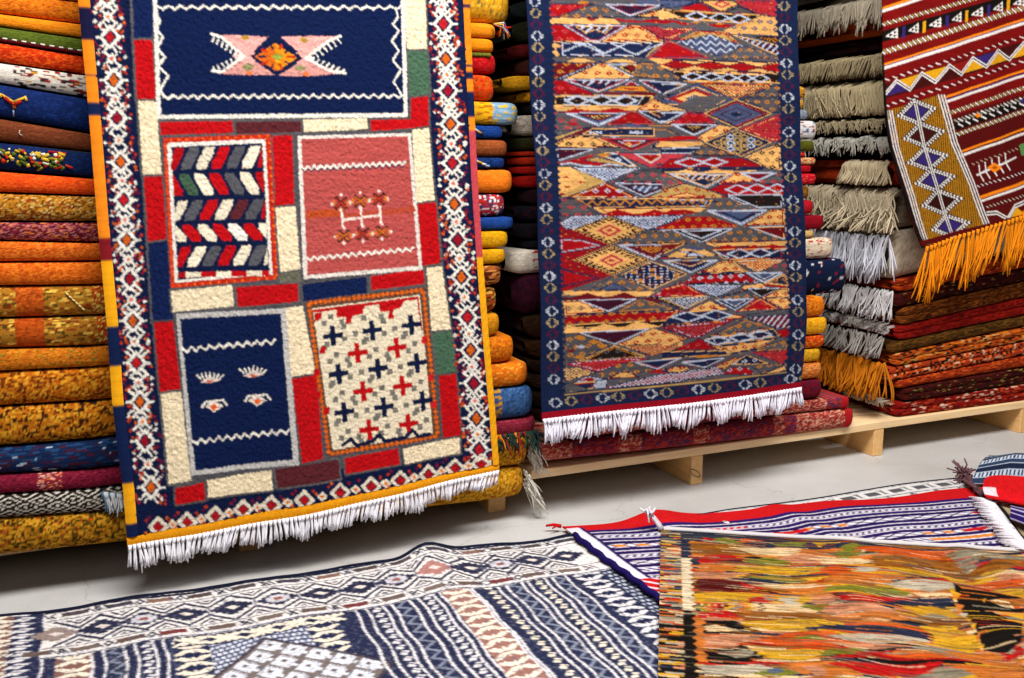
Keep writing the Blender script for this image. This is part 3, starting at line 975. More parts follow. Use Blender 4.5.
def paint_rug2():
    M = pm_front(R2Y, R2Z)
    w = Weave(1.36, 2.60, 0.33, 2.12, 0.0017, M, 0.0037, KCOL['n'], jit=0.0012, seed=21)
    rng = np.random.default_rng(8)
    w.X = (np.floor(w.rawX / .0052) + .5) * .0052; w.Y = (np.floor(w.rawY / .0034) + .5) * .0034   # knots
    # field
    Lp = [(546,-40),(548,10),(551,40),(554,110),(558,190),(561,270),(564,392)]
    Rp = [(777,-40),(778,15),(780,80),(784,170),(789,250),(791,305),(786,366)]
    w.poly(Lp + [(564,394),(785,371)] + Rp[::-1], KCOL['g'])
    Fm = w.mask(w.pl(Lp + [(564,394),(785,371)] + Rp[::-1]))
    T = np.zeros((w.H, w.W), bool); T[Fm[0]] = Fm[1]
    keep = w.img.copy()
    # continuation above the frame: plain bands
    for i, k in enumerate('crngmcrbgk'):
        w.poly([(546,-4-i*9),(778,-2-i*9),(778,-11-i*9),(546,-13-i*9)], KCOL[k])
    U = 1 / 0.0037
    def over(r, kind, col, pts):
        if r is None: return
        sl, m = r; X = w.X[sl] * U; Y = w.Y[sl] * U
        I = w.img[sl]
        if kind == 'x':       # small eyed lozenges scattered in rows
            ru = Y / 7.4; row = np.floor(ru); cu = (X + row * 6.5) / 13.0
            fx = np.abs(cu - np.floor(cu) - .5) * 13; fy = np.abs(ru - row - .5) * 7.4
            d = fx / 4.0 + fy / 2.1
            I[m & (d < 1.05) & (d > .45)] = col
        elif kind == 'l':     # net
            a = np.abs(((X + 2 * Y) / 5.2) % 1 - .5); b = np.abs(((X - 2 * Y) / 5.2) % 1 - .5)
            I[m & ((a < .15) | (b < .15))] = col
        elif kind == 't':     # comb teeth
            a = ((X - 1.2 * Y) / 8.5) % 1
            I[m & (a < .34)] = col
        elif kind == 'V':     # zigzag lines
            z = Y + np.abs((X / 12) % 1 - .5) * 9
            I[m & ((z / 6.5) % 1 < .3)] = col
        elif kind == 'D':
            pass
    for ox, oy, txt in KTILES:
        q = lambda x, y: (ox + x / 6.394, oy + y / 6.394)
        seam = 680 if ox == 520 else 660
        for ln in txt.strip().split('\n'):
            t = ln.split()
            if t[0] == 'Z':
                w.line([q(*map(float, p.split(','))) for p in t[1:]], 1.35, KCOL['w']); continue
            if t[0] in 'QGKN':
                c = tuple(map(float, t[1].split(','))); rx, ry = map(float, t[2].split(','))
                if t[0] == 'Q':
                    w.ring(q(*c), rx / 6.394, ry / 6.394, 1.5, KCOL['w'])
                    for sx in (-1, 1): w.diamond(q(c[0] + sx * rx, c[1]), 2.2, 1.1, KCOL['w'])
                    w.diamond(q(c[0], c[1] + ry + 8), 5, 1.4, KCOL['o']); w.diamond(q(c[0], c[1] - ry - 8), 4, 1.2, KCOL['m'])
                elif t[0] == 'G':
                    for i in range(-1, 3):
                        for j in range(-1, 3):
                            a, b = (i - .5) / 2.2, (j - .5) / 2.2
                            x = c[0] + rx * (a + b) * .5 * 1.02; y = c[1] + ry * (a - b) * .5 * 1.02
                            w.ring(q(x, y), 4.2, 2.4, 1.3, KCOL['y'] if (i + j) % 3 else KCOL['w'])
                elif t[0] == 'K':                                # comb teeth inside the cream lozenge
                    for sx in (-1, 1):
                        for sy in (-1, 1):
                            for k in range(6):
                                f = (k + .8) / 6.6
                                x = c[0] + sx * rx * f; y = c[1] + sy * ry * (1 - f)
                                w.line([q(x, y), q(x - sx * 26, y - sy * 8)], 1.5, KCOL['k'])
                else:                                            # barred net with dots
                    for k in range(-2, 3):
                        f = k / 2.5
                        for s in (-1, 1):
                            a = q(c[0] + rx * (f - 1) / 2 * 1, c[1] + s * ry * (f + 1) / 2); b = q(c[0] + rx * (f + 1) / 2, c[1] + s * ry * (f - 1) / 2)
                            w.line([a, b], 1.2, KCOL['w'])
                    for i in range(-2, 3):
                        for j in range(-2, 3):
                            a, b = i / 2.5, j / 2.5
                            x = c[0] + rx * (a + b) / 2; y = c[1] + ry * (a - b) / 2
                            w.diamond(q(x, y), 3.8, 2.0, KCOL['noppn'[(i + 2 * j) % 5]] if (i or j) else KCOL['o'])
                continue
            if t[0] == 'L':
                c = tuple(map(float, t[2].split(','))); rx, ry = map(float, t[3].split(','))
                w.diamond(q(*c), rx / 6.394, ry / 6.394, KCOL[t[1]]); continue
            sp = t[0].split(';'); pts = [q(*map(float, p.split(','))) for p in t[1:]]
            r = w.poly(pts, KCOL[sp[0]] * rng.uniform(.88, 1.12))
            ext_ = np.ptp(np.array(pts), axis=0)
            if len(pts) <= 5 and ext_[0] > 14 and ext_[1] > 5.5:             # stepped outlines inside each lozenge
                c = np.mean(pts, 0)
                has_o = any(f[0] == 'o' for f in sp[1:])
                acc = dict(r='kncw', c='rkmn', n='wrc', g='nkro', k='wco', m='wcs', p='wsb', s='mrw', b='wnc', y='mkr', o='mk', w='n')[sp[0]]
                for sc_, wd_, kk in ((.985, .8, 'n' if sp[0] not in 'nkp' else 'c'), (.80, .75, acc[int(rng.integers(len(acc)))]), (.55, .7, acc[int(rng.integers(len(acc)))])):
                    if has_o and sc_ > .9: continue
                    if sc_ < .6 or (sc_ < .9 and rng.random() < .45): continue
                    P = [tuple(c + (np.array(p) - c) * sc_) for p in pts]
                    for a_ in range(len(P)):
                        b_ = (a_ + 1) % len(P)
                        if abs(pts[a_][0] - seam) < 3.6 and abs(pts[b_][0] - seam) < 3.6: continue
                        w.line([P[a_], P[b_]], wd_, KCOL[kk])
            for f in sp[1:]:
                if f[0] == 'o':
                    c = np.mean(pts, 0); P = [tuple(c + (np.array(p) - c) * .93) for p in pts]
                    for a_ in range(len(P)):
                        b_ = (a_ + 1) % len(P)
                        if abs(pts[a_][0] - seam) < 3.6 and abs(pts[b_][0] - seam) < 3.6: continue
                        w.line([P[a_], P[b_]], 1.05, KCOL[f[1]])
                else: over(r, f[0], KCOL[f[1]], pts)
    for (x, y) in ((577,5),(601,4),(625,5)): w.ring((x, 101 + y - 5), 11, 5, 1.5, KCOL['w'])
    # knots of the weft break every outline into small steps
    kx = np.floor(w.rawX / .0078 + cell(np.floor(w.rawY / .0034).astype(int), 3, 4) * 5).astype(int); ky = np.floor(w.rawY / .0034).astype(int)
    hh = cell(kx, ky, 41); cc_ = np.array([KCOL[k] for k in 'rmkngcorky'])
    sel = hh > .945; w.img[sel] = w.img[sel] * .5 + .5 * cc_[np.minimum((cell(ky, kx, 9)[sel] * 10).astype(int), 9)]
    w.img[~T] = keep[~T]
    # sawtooth inner edge of the border
    for pp, sg in ((Lp, 1), (Rp, -1)):
        for i in range(70):
            y = -30 + i * 6.1
            if y > (392 if sg > 0 else 366): break
            x = float(np.interp(y, [p[1] for p in pp], [p[0] for p in pp]))
            w.poly([(x - sg * .5, y - 2.6), (x + sg * 3.2, y), (x - sg * .5, y + 2.6)], KCOL['n'])
    # border motifs
    seq = ['m', 'w', 'y']
    bc = dict(m=hx('5c1a34'), w=hx('c2c4cc'), y=hx('a8946a'))
    def motif(x, y, col, rx=5.6, ry=4.4):
        for sx in (-1, 1):
            for sy in (-1, 1):
                w.line([(x + sx * rx, y + sy * .7), (x + sx * rx * .45, y + sy * ry * .55)], 1.0, col)
                w.line([(x + sx * rx * .5, y + sy * ry * .75), (x + sx * 1.0, y + sy * ry * 1.0)], 0.95, col)
            w.line([(x + sx * rx * .45, y), (x + sx * rx * .75, y)], 0.8, col)
    for i in range(-3, 34):
        y = 1.5 + i * 11.45
        if y < 385: motif(float(np.interp(y, [0, 110, 245, 350, 385], [534.5, 540, 549, 553.5, 555])), y + 0.5, bc[seq[(i + 1) % 3]])
        if y < 368: motif(float(np.interp(y, [0, 77, 165, 245, 310, 355, 380], [784.5, 787.5, 791.5, 796, 798.5, 797, 794])), y + 4.5 - 3.5 * (y > 200), bc[seq[(i + 2) % 3]])
    for i in range(17):
        x = 556 + i * 15.6; y = np.interp(x, [556, 800], [403, 378])
        motif(x, y, bc[seq[(i + 1) % 3]], 6.4, 4.2)
    w.line([(565,395.2),(640,387.5),(786,372.2)], 1.6, KCOL['y'])
    # dark selvedges, red end stripe below the border
    w.poly([(530,420),(548,414),(680,401),(802,386),(815,400),(540,440)], hx('8c0e22'))
    w.streak(0.22, 0.04, 0.0035, 6); w.streak(0.12, 0.006, 0.0025, 9); w.img *= 0.88
    w.img = smooth(w.img, 1)
    return w

def build_rug2():
    M = pm_front(R2Y, R2Z)
    w = paint_rug2()
    root = empty('hanging_kilim', (1.95, 2.95, 0.4), 'flat woven kilim of red, cream and navy lozenges with navy border, hanging mid picture', 'rug')
    Lf = edge_fn([(524,-40),(526,0),(530,80),(537,180),(541,290),(542,421)], M)
    Rf = edge_fn([(796,-40),(797.5,0),(799,80),(803,180),(808,270),(807,320),(801,386)], M)
    bl = np.array([M(*map(np.array, p)) for p in ((542., 420.), (610., 412.), (680., 404.), (750., 395.), (801., 388.))])
    zb = lambda u: np.interp(u, (bl[:, 0] - bl[0, 0]) / (bl[-1, 0] - bl[0, 0]), bl[:, 1])
    def wave(u, v):
        return 0.010 * np.sin(u * 6 + 1.0 + v * 3) * (1 - v * .5) + 0.004 * np.sin(v * 21 + u * 2) - 0.010 * (1 - v) ** 3
    nx, nz = 380, 500; ztop = 1.99
    P, X, S = hang_grid(Lf, Rf, zb, ztop, nx, nz, None, R2Y, R2Z, wave, lip=0.5)
    C = w.sample(P[..., 0], np.minimum(P[..., 2], ztop)); C[nz:] = C[nz - 1]
    # split into field and border-free end stripe: the bottom rows are the dark red end band
    nb = 9
    o = sheet('woven_field', P[nb - 1:], C[nb - 1:], 0.006, M_KILIM, root)
    o2 = sheet('end_band', P[:nb], np.tile(hx('8c0e22'), (nb, nx, 1)) * (.85 + .3 * vnoise(np.arange(nx)[None] * .5 + np.zeros((nb, 1)), np.arange(nb)[:, None] * .9 + np.zeros((1, nx)), 2))[..., None], 0.006, M_KILIM, root)
    tag(o2, 'dark red end band')
    rng = np.random.default_rng(15); sp = []
    nt = 74
    for i in range(nt):
        u = (i + .5) / nt; z = float(zb(u)); x = float(Lf(z)) * (1 - u) + float(Rf(z)) * u
        y = R2Y + LEAN * (z - R2Z) + float(wave(np.array(u), np.array(0.0))) - .003
        sway = .5 * math.sin(u * 33) + .4 * math.sin(u * 71 + 1)
        L = 0.080 * (1 + .15 * math.sin(u * 50))
        sp += tassel((x, y, z + .002), (sway * .38 - .08, -.05, -1), L, 7, .07, 0.0036, hx('f0eef8'), rng, curl=.06)
    tag(strands('fringe', sp, M_YARN, root), 'white knotted fringe')
build_rug2()
# ------------------------------------------------------------------ hanging dark red kilim with orange fringe (right)
R6Y, R6Z = 3.02, 1.0
def paint_rug6():
    M = pm_front(R6Y, R6Z)
    BASE = hx('77100e')
    w = Weave(2.9, 4.05, 0.88, 2.25, 0.0016, M, 0.0041, BASE, jit=0.0010, seed=33)
    w.streak(0.22, 0.10, 0.004, 4)
    OR, WH, PU, SA, YE, BK, DR = hx('e8861a'), hx('dcd4d0'), hx('3a2a6a'), hx('b08a4c'), hx('cf9a1e'), hx('17130f'), hx('451210')
    z4 = lambda x, y: (880 + x / 4.52, y / 4.52)
    z5 = lambda x, y: (870 + x / 3.987, 140 + y / 3.987)
    ext = lambda a, b: [a, b, (b[0] + (b[0] - a[0]) * .25, b[1] + (b[1] - a[1]) * .25)]
    def stripe(q, a, b, wd, col): w.line(ext(q(*a), q(*b)), wd, col)
    def rope(q, a, b, wd, c1, c2, n=60):
        p = np.array(q(*a)); r = np.array(q(*b)); r = r + (r - p) * .25
        d = (r - p) / n; nn = np.array([-d[1], d[0]]) / np.hypot(*d) * wd / 2
        for i in range(n):
            s = p + d * i
            w.line([s + nn * -1, s + d * .9 + nn], wd * .45, c1 if i % 2 else c2)
    # lower field is darker
    w.poly([(905,130),(1040,90),(1040,230),(905,260)], hx('5a0f0d'))
    # upper stripes
    stripe(z4, (10,40), (140,-6), 2.4, OR); stripe(z4, (10,52), (180,-4), 2.6, WH)
    stripe(z4, (15,110), (400,2), 3.6, BK); rope(z4, (15,110), (400,2), 3.0, SA, WH, 40)
    w.poly([z4(15,140), z4(520,-4), z4(680,-40), z4(680,5), z4(15,190)], BK)
    for i in range(14):                                            # bead triangles
        x = 40 + i * 48; y = 160 - i * 12.2
        if i % 2 == 0:
            for k in range(3):
                for j in range(k + 1):
                    a = x + k * 17; b = y + (j - k / 2) * 15 - k * 5
                    w.poly([z4(a - 11, b + 6), z4(a + 5, b - 9), z4(a + 7, b + 7)], WH)
        else:
            w.poly([z4(x + 12, y - 26), z4(x + 26, y - 30), z4(x + 24, y + 22), z4(x + 10, y + 26)], PU if i % 4 == 1 else YE)
    stripe(z4, (15,237), (651,35), 4.6, BK); rope(z4, (15,237), (651,35), 4.0, SA, WH, 70)
    stripe(z4, (15,294), (651,88), 2.2, OR); stripe(z4, (15,301), (651,96), 1.2, PU); stripe(z4, (15,310), (651,105), 3.0, WH)
    rope(z4, (15,366), (651,166), 2.4, WH, BK, 50)
    # zigzag band
    a, b = np.array([20., 410.]), np.array([651., 222.])
    w.poly([z4(20,380), z4(651,186), z4(800,140), z4(800,215), z4(651,258), z4(20,450)], hx('4a1010'))
    P = []
    for i in range(16):
        p = a + (b - a) * (i / 11.0); P.append((p[0], p[1] + (28 if i % 2 == 0 else -28)))
    for i in range(14):
        m = [P[i], P[i + 1], P[i + 2]]
        col = [PU, YE, DR, YE, DR, hx('8a1a14'), YE][i % 7]
        w.poly([z4(*p) for p in m], col)
    w.line([z4(*p) for p in P], 4.0, BK); w.line([z4(p[0], p[1] - 6) for p in P], 1.3, WH); w.line([z4(p[0], p[1] + 7) for p in P], 1.3, WH)
    rope(z4, (15,484), (651,276), 2.4, WH, BK, 50)
    # stripes right of the side panel
    stripe(z4, (285,441), (651,320), 2.2, OR); stripe(z4, (287,452), (651,331), 1.1, PU); stripe(z4, (290,461), (651,342), 2.6, WH)
    stripe(z4, (300,514), (651,398), 3.6, BK); rope(z4, (300,514), (651,398), 3.0, SA, WH, 40)
    w.poly([z4(325,545), z4(651,440), z4(760,405), z4(760,450), z4(651,490), z4(335,590)], BK)
    for k in range(2):
        rope(z4, (330,550 + k * 24), (651,448 + k * 24), 3.6, WH, BK if k else hx('9a9488'), 22)
    for i in range(4): w.diamond(z4(440 + i * 105, 522 - i * 33), 3.4, 2.4, [OR, BK, PU, OR][i])
    stripe(z4, (340,608), (651,505), 3.6, BK); rope(z4, (340,608), (651,505), 3.0, SA, WH, 40)
    stripe(z5, (350,48), (614,-42), 2.2, OR); stripe(z5, (356,62), (614,-24), 2.6, WH)
    rope(z5, (390,100), (640,18), 2.0, hx('b8a088'), DR, 34)
    # star
    cx, cy = 490, 110
    for s in (-1, 1):
        w.line([z5(cx - 72, cy + 30), z5(cx + 92, cy - 42)], 2.0, WH)
        for k in range(-2, 3):
            w.line([z5(cx + k * 26 - 8, cy - k * 11 + s * 4), z5(cx + k * 26 - 18 + (8 if s < 0 else 26), cy - k * 11 + s * 32)], 1.7, WH)
    w.diamond(z5(cx, cy), 7, 5, OR); w.diamond(z5(cx, cy), 3, 2, hx('a85a14'))
    w.poly([z5(600,20), z5(640,5), z5(640,60), z5(608,62)], hx('5a8a50'))
    rope(z5, (410,188), (640,120), 2.0, WH, DR, 34)
    stripe(z5, (425,230), (614,166), 3.2, OR); stripe(z5, (432,243), (614,181), 2.4, WH)
    rope(z5, (445,270), (640,208), 2.0, hx('c8b8a8'), BK, 34)
    P = [(450,292),(490,288),(530,312),(560,262),(590,250),(620,235),(650,262)]
    w.poly([z5(520,318), z5(565,268), z5(600,300)], YE); w.poly([z5(560,305), z5(614,262), z5(640,280)], OR)
    w.line([z5(*p) for p in P], 4.6, BK); w.line([z5(x, y - 5) for x, y in P], 1.4, WH); w.line([z5(x, y + 6) for x, y in P], 1.4, WH)
    # side panel: beaded lozenges
    cen = [z4(185,512), z4(200,600), z5(230,80), z5(260,160), z5(285,243), z5(318,335)]
    L = [z4(35,500), z5(112,60), z5(165,230), z5(212,418)]; Rr = [z4(270,428), z5(330,30), z5(395,180), z5(448,346)]
    w.poly(L + Rr[::-1], hx('ae7a1c'))
    # ribbed look of the yellow ground
    sl, m = w.mask(w.pl(L + Rr[::-1]))
    rib = ((w.X[sl] * 1.0 + .12 * w.Y[sl]) / 0.011) % 1 < .42
    w.img[sl][m & rib] = hx('33200e')
    pc = [(898,104),(908,118),(920,134),(928,160),(935,180),(942,201),(950,224)]
    ctr = [(917,112,PU,19,13),(924,135,DR,20,13),(928,159,PU,20,12),(935,180,PU,20,12),(941.5,202,hx('3a100e'),20,13),(949,226,PU,19,12)]
    for (x, y, col, rx, ry) in ctr:
        w.poly([(x - rx - 2, y + 4), (x - 3, y - ry - 2), (x + rx + 2, y - 4), (x + 3, y + ry + 2)], BK)
        for k in (0.99, .8):
            p = [(x - rx * k, y + 4 * k), (x - 3 * k, y - ry * k), (x + rx * k, y - 4 * k), (x + 3 * k, y + ry * k), (x - rx * k, y + 4 * k)]
            for i in range(4):
                A = np.array(p[i]); B = np.array(p[i + 1])
                for t in np.arange(.05, 1, .13): w.diamond(tuple(A + (B - A) * t), 1.15, 1.15, WH)
        w.poly([(x - rx * .62, y + 2.5), (x - 2, y - ry * .62), (x + rx * .62, y - 2.5), (x + 2, y + ry * .62)], col)
    def side(pts, n, step, wd):
        for k in range(n):
            c = [(x + k * step, y) for x, y in pts]
            w.line(c, wd + 1.2, BK); 
        for k in range(n):
            c = np.array([(x + k * step, y) for x, y in pts], float)
            for i in range(len(c) - 1):
                for t in np.arange(0, 1, .04):
                    a = c[i] + (c[i + 1] - c[i]) * t; b = c[i] + (c[i + 1] - c[i]) * (t + .028); w.line([a, b], wd, WH)
    side([z4(38,500), z5(100,30), z5(158,220), z5(205,415)], 3, 2.4, 1.3)
    side([z4(262,430), z5(320,10), z5(385,170), z5(440,346)], 3, 2.6, 1.5)
    side([z4(158,470), z5(215,20), z5(268,190), z5(318,375)], 2, 2.2, 1.3)
    w.line([z4(14,250), z4(30,480), z5(82,0), z5(145,220), z5(203,425)], 4.4, BK)
    # end: dark red plain edge
    w.line([(905,247),(960,232),(1040,210)], 5, hx('5a0c0c'))
    w.streak(0.16, 0.006, 0.003, 9)
    w.img = smooth(w.img, 1)
    return w

def build_rug6():
    M = pm_front(R6Y, R6Z)
    w = paint_rug6()
    root = empty('hanging_striped_kilim', (3.6, 3.02, 1.0), 'dark red striped kilim with beaded side panel and orange fringe, hanging at right', 'rug')
    a = np.array(M(np.array(884.), np.array(0.))); b = np.array(M(np.array(920.), np.array(248.))); c = np.array(M(np.array(1024.), np.array(213.)))
    ez = (a - b); ez /= np.hypot(*ez); ex = (c - b); ex /= np.hypot(*ex)
    nx, nz = 240, 360; Wd, Ht = 0.86, 1.16
    u = np.linspace(0, Wd, nx)[None]; v = np.linspace(0, Ht, nz)[:, None]
    le = np.array([M(np.array(float(p)), np.array(float(q))) for p, q in ((920, 248), (912, 222), (905, 195), (897.5, 170), (890, 140), (886.5, 106), (884.5, 60), (884, 0), (883.5, -60))])
    zl = b[1] + (le[-1, 1] + .02 - b[1]) * (v / Ht)                  # the edge swings to the right near its foot
    ov = np.argsort(le[:, 1]); xl = np.interp(zl, le[ov, 1], le[ov, 0])
    X = xl + ex[0] * u; Z = zl + ex[1] * u
    Y = R6Y + LEAN * (Z - R6Z) + 0.010 * np.sin(u * 9 + v * 2) * (1 - v / Ht) + .004 * np.sin(u * 25 + 2) - .02 * np.exp(-v * 9)
    P = np.stack([X, Y, Z], -1)
    ext = []
    for t in np.linspace(0, math.pi / 2, 8)[1:]:
        q = P[-1].copy(); q[:, 1] += .05 * (1 - math.cos(t)); q[:, 2] += .05 * math.sin(t); ext.append(q)
    for d in np.linspace(0, .4, 8)[1:]:
        q = P[-1].copy(); q[:, 1] += .05 + d; q[:, 2] += .05; ext.append(q)
    C = w.sample(P[..., 0], P[..., 2])
    C = np.concatenate([C, np.tile(C[-1:], (len(ext), 1, 1))]); P = np.concatenate([P, np.array(ext)])
    sheet('woven_field', P, C, 0.006, M_KILIM, root)
    rng = np.random.default_rng(19); sp = []
    nt = 34
    for i in range(nt):
        t = (i + .5) / nt * Wd
        x = b[0] + ex[0] * t; z = b[1] + ex[1] * t; y = R6Y + LEAN * (z - R6Z) - .03 + .010 * math.sin(t * 9)
        sway = -.30 + .22 * math.sin(i * .7) + .12 * math.sin(i * 2.1)
        sp += tassel((x, y, z + .004), (sway, -.05, -1), .215 * (1 + .12 * math.sin(i * 1.3)), 8, .07, .0042, hx('dc8a1a') * (1 + .1 * math.sin(i * 3.3)), rng, curl=.06, seg=7, var=.16)
    tag(strands('fringe', sp, M_YARN, root), 'long orange knotted fringe')
build_rug6()
# ------------------------------------------------------------------ rugs spread on the floor
def pm_at(Z):
    def M(x, y):
        p = on_floor(x, y, Z); return p[..., 0], p[..., 1]
    return M
pm_floor = pm_at(.012)
WN, WW, WB, WR = hx('2e3350'), hx('dedadc'), hx('5e4a46'), hx('a86a60')

def paint_rug3():
    """white and indigo rug: X along the shop, Y into it"""
    w = Weave(-1.05, 1.52, 1.72, 2.98, 0.0022, pm_floor, 0.0031, WN, jit=0.0022, seed=41)
    rng = np.random.default_rng(9)
    bx = lambda p: float(pm_floor(np.array(float(p[0])), np.array(float(p[1])))[0])
    # stripes of the field run into the shop; each measured where it meets the border
    z1 = lambda x, y: bx((x / 3.938, 520 + y / 3.938)); z2 = lambda x, y: bx((220 + x / 3.938, 520 + y / 3.938)); z3 = lambda x, y: bx((440 + x / 3.808, 500 + y / 3.808))
    def vband(x0, x1, col): w.poly([(x0, 1.6), (x1, 1.6), (x1, 3.1), (x0, 3.1)], col, True)
    def vline(x, wd=.007, col=WW):
        n = np.linspace(1.7, 3.0, 60); w.line(np.stack([x + .004 * np.sin(n * 31 + x * 9), n], 1), wd, col, True)
    def vzig(x, amp, per, wd, col, ph=0):
        n = np.arange(1.68, 3.0, per / 2); s = np.where(np.arange(len(n)) % 2, 1, -1)
        w.line(np.stack([x + s * amp, n + ph], 1), wd, col, True)
    def vleaf(x, half, per, col):
        for y in np.arange(1.7, 2.95, per):
            w.poly([(x - half, y), (x - half * .1, y + per * .62), (x + half, y + per * .45), (x + half * .2, y - per * .18)], col, True)
            w.line([(x - half, y + per * .55), (x + half, y + per * .1)], .004, WN, True)
    def vx(x, half, per, col, bg):
        vband(x - half * 1.25, x + half * 1.25, bg)
        for y in np.arange(1.7, 2.95, per):
            for s in (-1, 1):
                for o in (-.16, .16):
                    w.line([(x - half + o * half, y - s * per * .36), (x + half + o * half, y + s * per * .36)], .012, col, True)
            w.line([(x, y - per * .3), (x, y + per * .3)], .008, col, True)
            w.line([(x - half, y), (x + half, y)], .005, bg * .8, True)
    CR = hx('e6dccb')
    L = [z1(165,525), z1(230,520)]
    vline(L[0]); vline(L[1])
    vx((z1(245,515) + z1(345,500)) / 2, .036, .072, CR, hx('8a6458'))
    for x in (z1(360,500), z1(410,492), z1(490,475), z1(535,472), z1(605,462), z1(645,455)): vline(x, .0075)
    GB = hx('868c9c')
    vzig((z1(430,490) + z1(485,478)) / 2, .016, .052, .009, GB); vzig((z1(430,490) + z1(485,478)) / 2 + .006, .018, .060, .005, hx('4a4a58'), .012)
    vleaf((z1(560,470) + z1(592,465)) / 2, .016, .034, WW)
    # medallion panel
    xa, xb = z1(665,455), z2(445,365)
    vband(xa, xb, hx('4a5270'))
    X, Y = w.X, w.Y
    sl = (X > xa + .06) & (X < xb - .05)
    t = ((Y + .30 * np.abs(X - (xa + xb) / 2)) / .022) % 1; g = (X / .016 + np.floor((Y + .30 * np.abs(X - (xa + xb) / 2)) / .022) * .5) % 1
    m = sl & (t < .62) & (g < .66); w.img[m] = hx('d6d8e2')
    vx(xa + .05, .036, .072, CR, hx('2a3050')); vx(xb - .045, .034, .068, CR, hx('2a3050'))
    cxm = (xa + xb) / 2
    for k in range(16):                                              # X row along the panel top, by the border
        x = xa + .05 + k * .068
        if x > xb - .04: break
    # centre medallion with hooked keys
    Ma, Mr, Ml = (np.array(pm_floor(np.array(float(a)), np.array(float(b)))) for a, b in ((264, 637), (392, 664), (196, 694)))
    P = [Ml, Ma, Mr, Ml + Mr - Ma]
    r = w.poly(P, hx('7c706c'), True)
    e1 = (Mr - Ma) / 5.2; e2 = (Ml - Ma) / 5.2
    wv = lambda o, a, b: tuple(o + e1 * a + e2 * b)
    KW = hx('d8dae2')
    for i in range(5):
        for j in range(5):
            o = Ma + e1 * (i + .14 + .06 * (j % 2)) + e2 * (j + .13)
            w.poly([wv(o, 0, 0), wv(o, .74, 0), wv(o, .74, .76), wv(o, 0, .76)], KW, True)
            w.poly([wv(o, .66, .30), wv(o, .92, .30), wv(o, .92, .52), wv(o, .66, .52)], KW, True)
            w.poly([wv(o, .24, .20), wv(o, .42, .20), wv(o, .42, .42), wv(o, .24, .42)], hx('6a5c58'), True)
            for k in range(5): w.line([wv(o, .06 + k * .13, -.02), wv(o, .06 + k * .13, -.10)], .004, KW, True)
    w.line(P + [P[0]], .010, hx('4a4048'), True)
    xs = [z2(525,345), z2(568,338), z2(635,325), z2(668,320), z2(737,305), z2(772,297), z2(835,290), z2(862,285)]
    for x in xs: vline(x, .0075)
    vleaf((z2(600,332) + z2(612,330)) / 2, .016, .034, WW); vzig((z2(690,318) + z2(720,312)) / 2, .016, .052, .009, GB); vleaf((z2(800,295) + z2(815,293)) / 2, .016, .034, WW)
    vx((z2(885,280) + z2(955,262)) / 2, .036, .072, CR, hx('a0746a'))
    for x in (z2(975,258), z3(122,330), z3(217,322), z3(250,320), z3(308,313), z3(332,310), z3(392,298), z3(420,295), z3(468,285)): vline(x, .0075)
    vleaf((z3(170,328) + z3(195,325)) / 2, .016, .034, CR); vzig((z3(270,318) + z3(290,315)) / 2, .015, .052, .009, GB); vleaf((z3(355,305) + z3(372,302)) / 2, .016, .034, CR); vzig((z3(437,292) + z3(452,289)) / 2, .015, .052, .009, GB)
    xe = z3(500,282)
    vband(xe, 1.6, hx('2b3150')); vx(xe + .045, .036, .068, WW, hx('252b4a'))
    m = (X > xe + .10); t = (Y / .024) % 1; g = (X / .020 + np.floor(Y / .024) * .5) % 1
    w.img[m & (t < .55) & (g < .6)] = hx('c0c4ce')
    # second, outer stripes at the left beyond the border end
    xL = bx((42, 653)); xO = bx((18, 612))
    vband(-1.2, xL - .01, WN)
    for x in (z1(-10,440), z1(2,420), z1(42,395)): vline(x, .011)
    vx(z1(-60,500), .05, .062, CR, hx('8a6458'))
    vleaf((z1(72,400) + z1(112,395)) / 2, .034, .036, WW)
    # --- border band along the back edge
    eb = np.array([pm_floor(np.array(float(a)), np.array(float(b))) for a, b in ((0, 618), (300, 577), (555, 537))])
    fit = np.polyfit(eb[:, 0], eb[:, 1], 1); BW = .292
    yb = lambda x: fit[0] * x + fit[1]
    y0 = lambda x: yb(x) - BW
    xs_ = np.linspace(xL, 1.6, 24)
    w.poly([(x, yb(x)) for x in xs_] + [(x, y0(x)) for x in xs_[::-1]], hx('e4deda'), True)
    def bp(x, f): return (x, yb(x) - f * BW)
    w.line([bp(x, 0.01) for x in xs_], .016, hx('23263a'), True)
    w.line([bp(x, 0.985) for x in xs_], .006, hx('3a3e58'), True); w.line([bp(x, 0.955) for x in xs_], .008, WW, True)
    w.line([bp(x, 0.20) for x in xs_], .005, hx('55586c'), True); w.line([bp(x, 0.79) for x in xs_], .005, hx('55586c'), True)
    px = [(55,633),(101.5,624.6),(144,618.5),(185,612),(231,604.5),(277,596.5),(319.5,591),(359,585.5),(395,579),(434.5,572),(470,568),(500.5,564.5),(531.6,560.5),(565,554)]
    cs = [bx(p) for p in px]
    DK = hx('30324a')
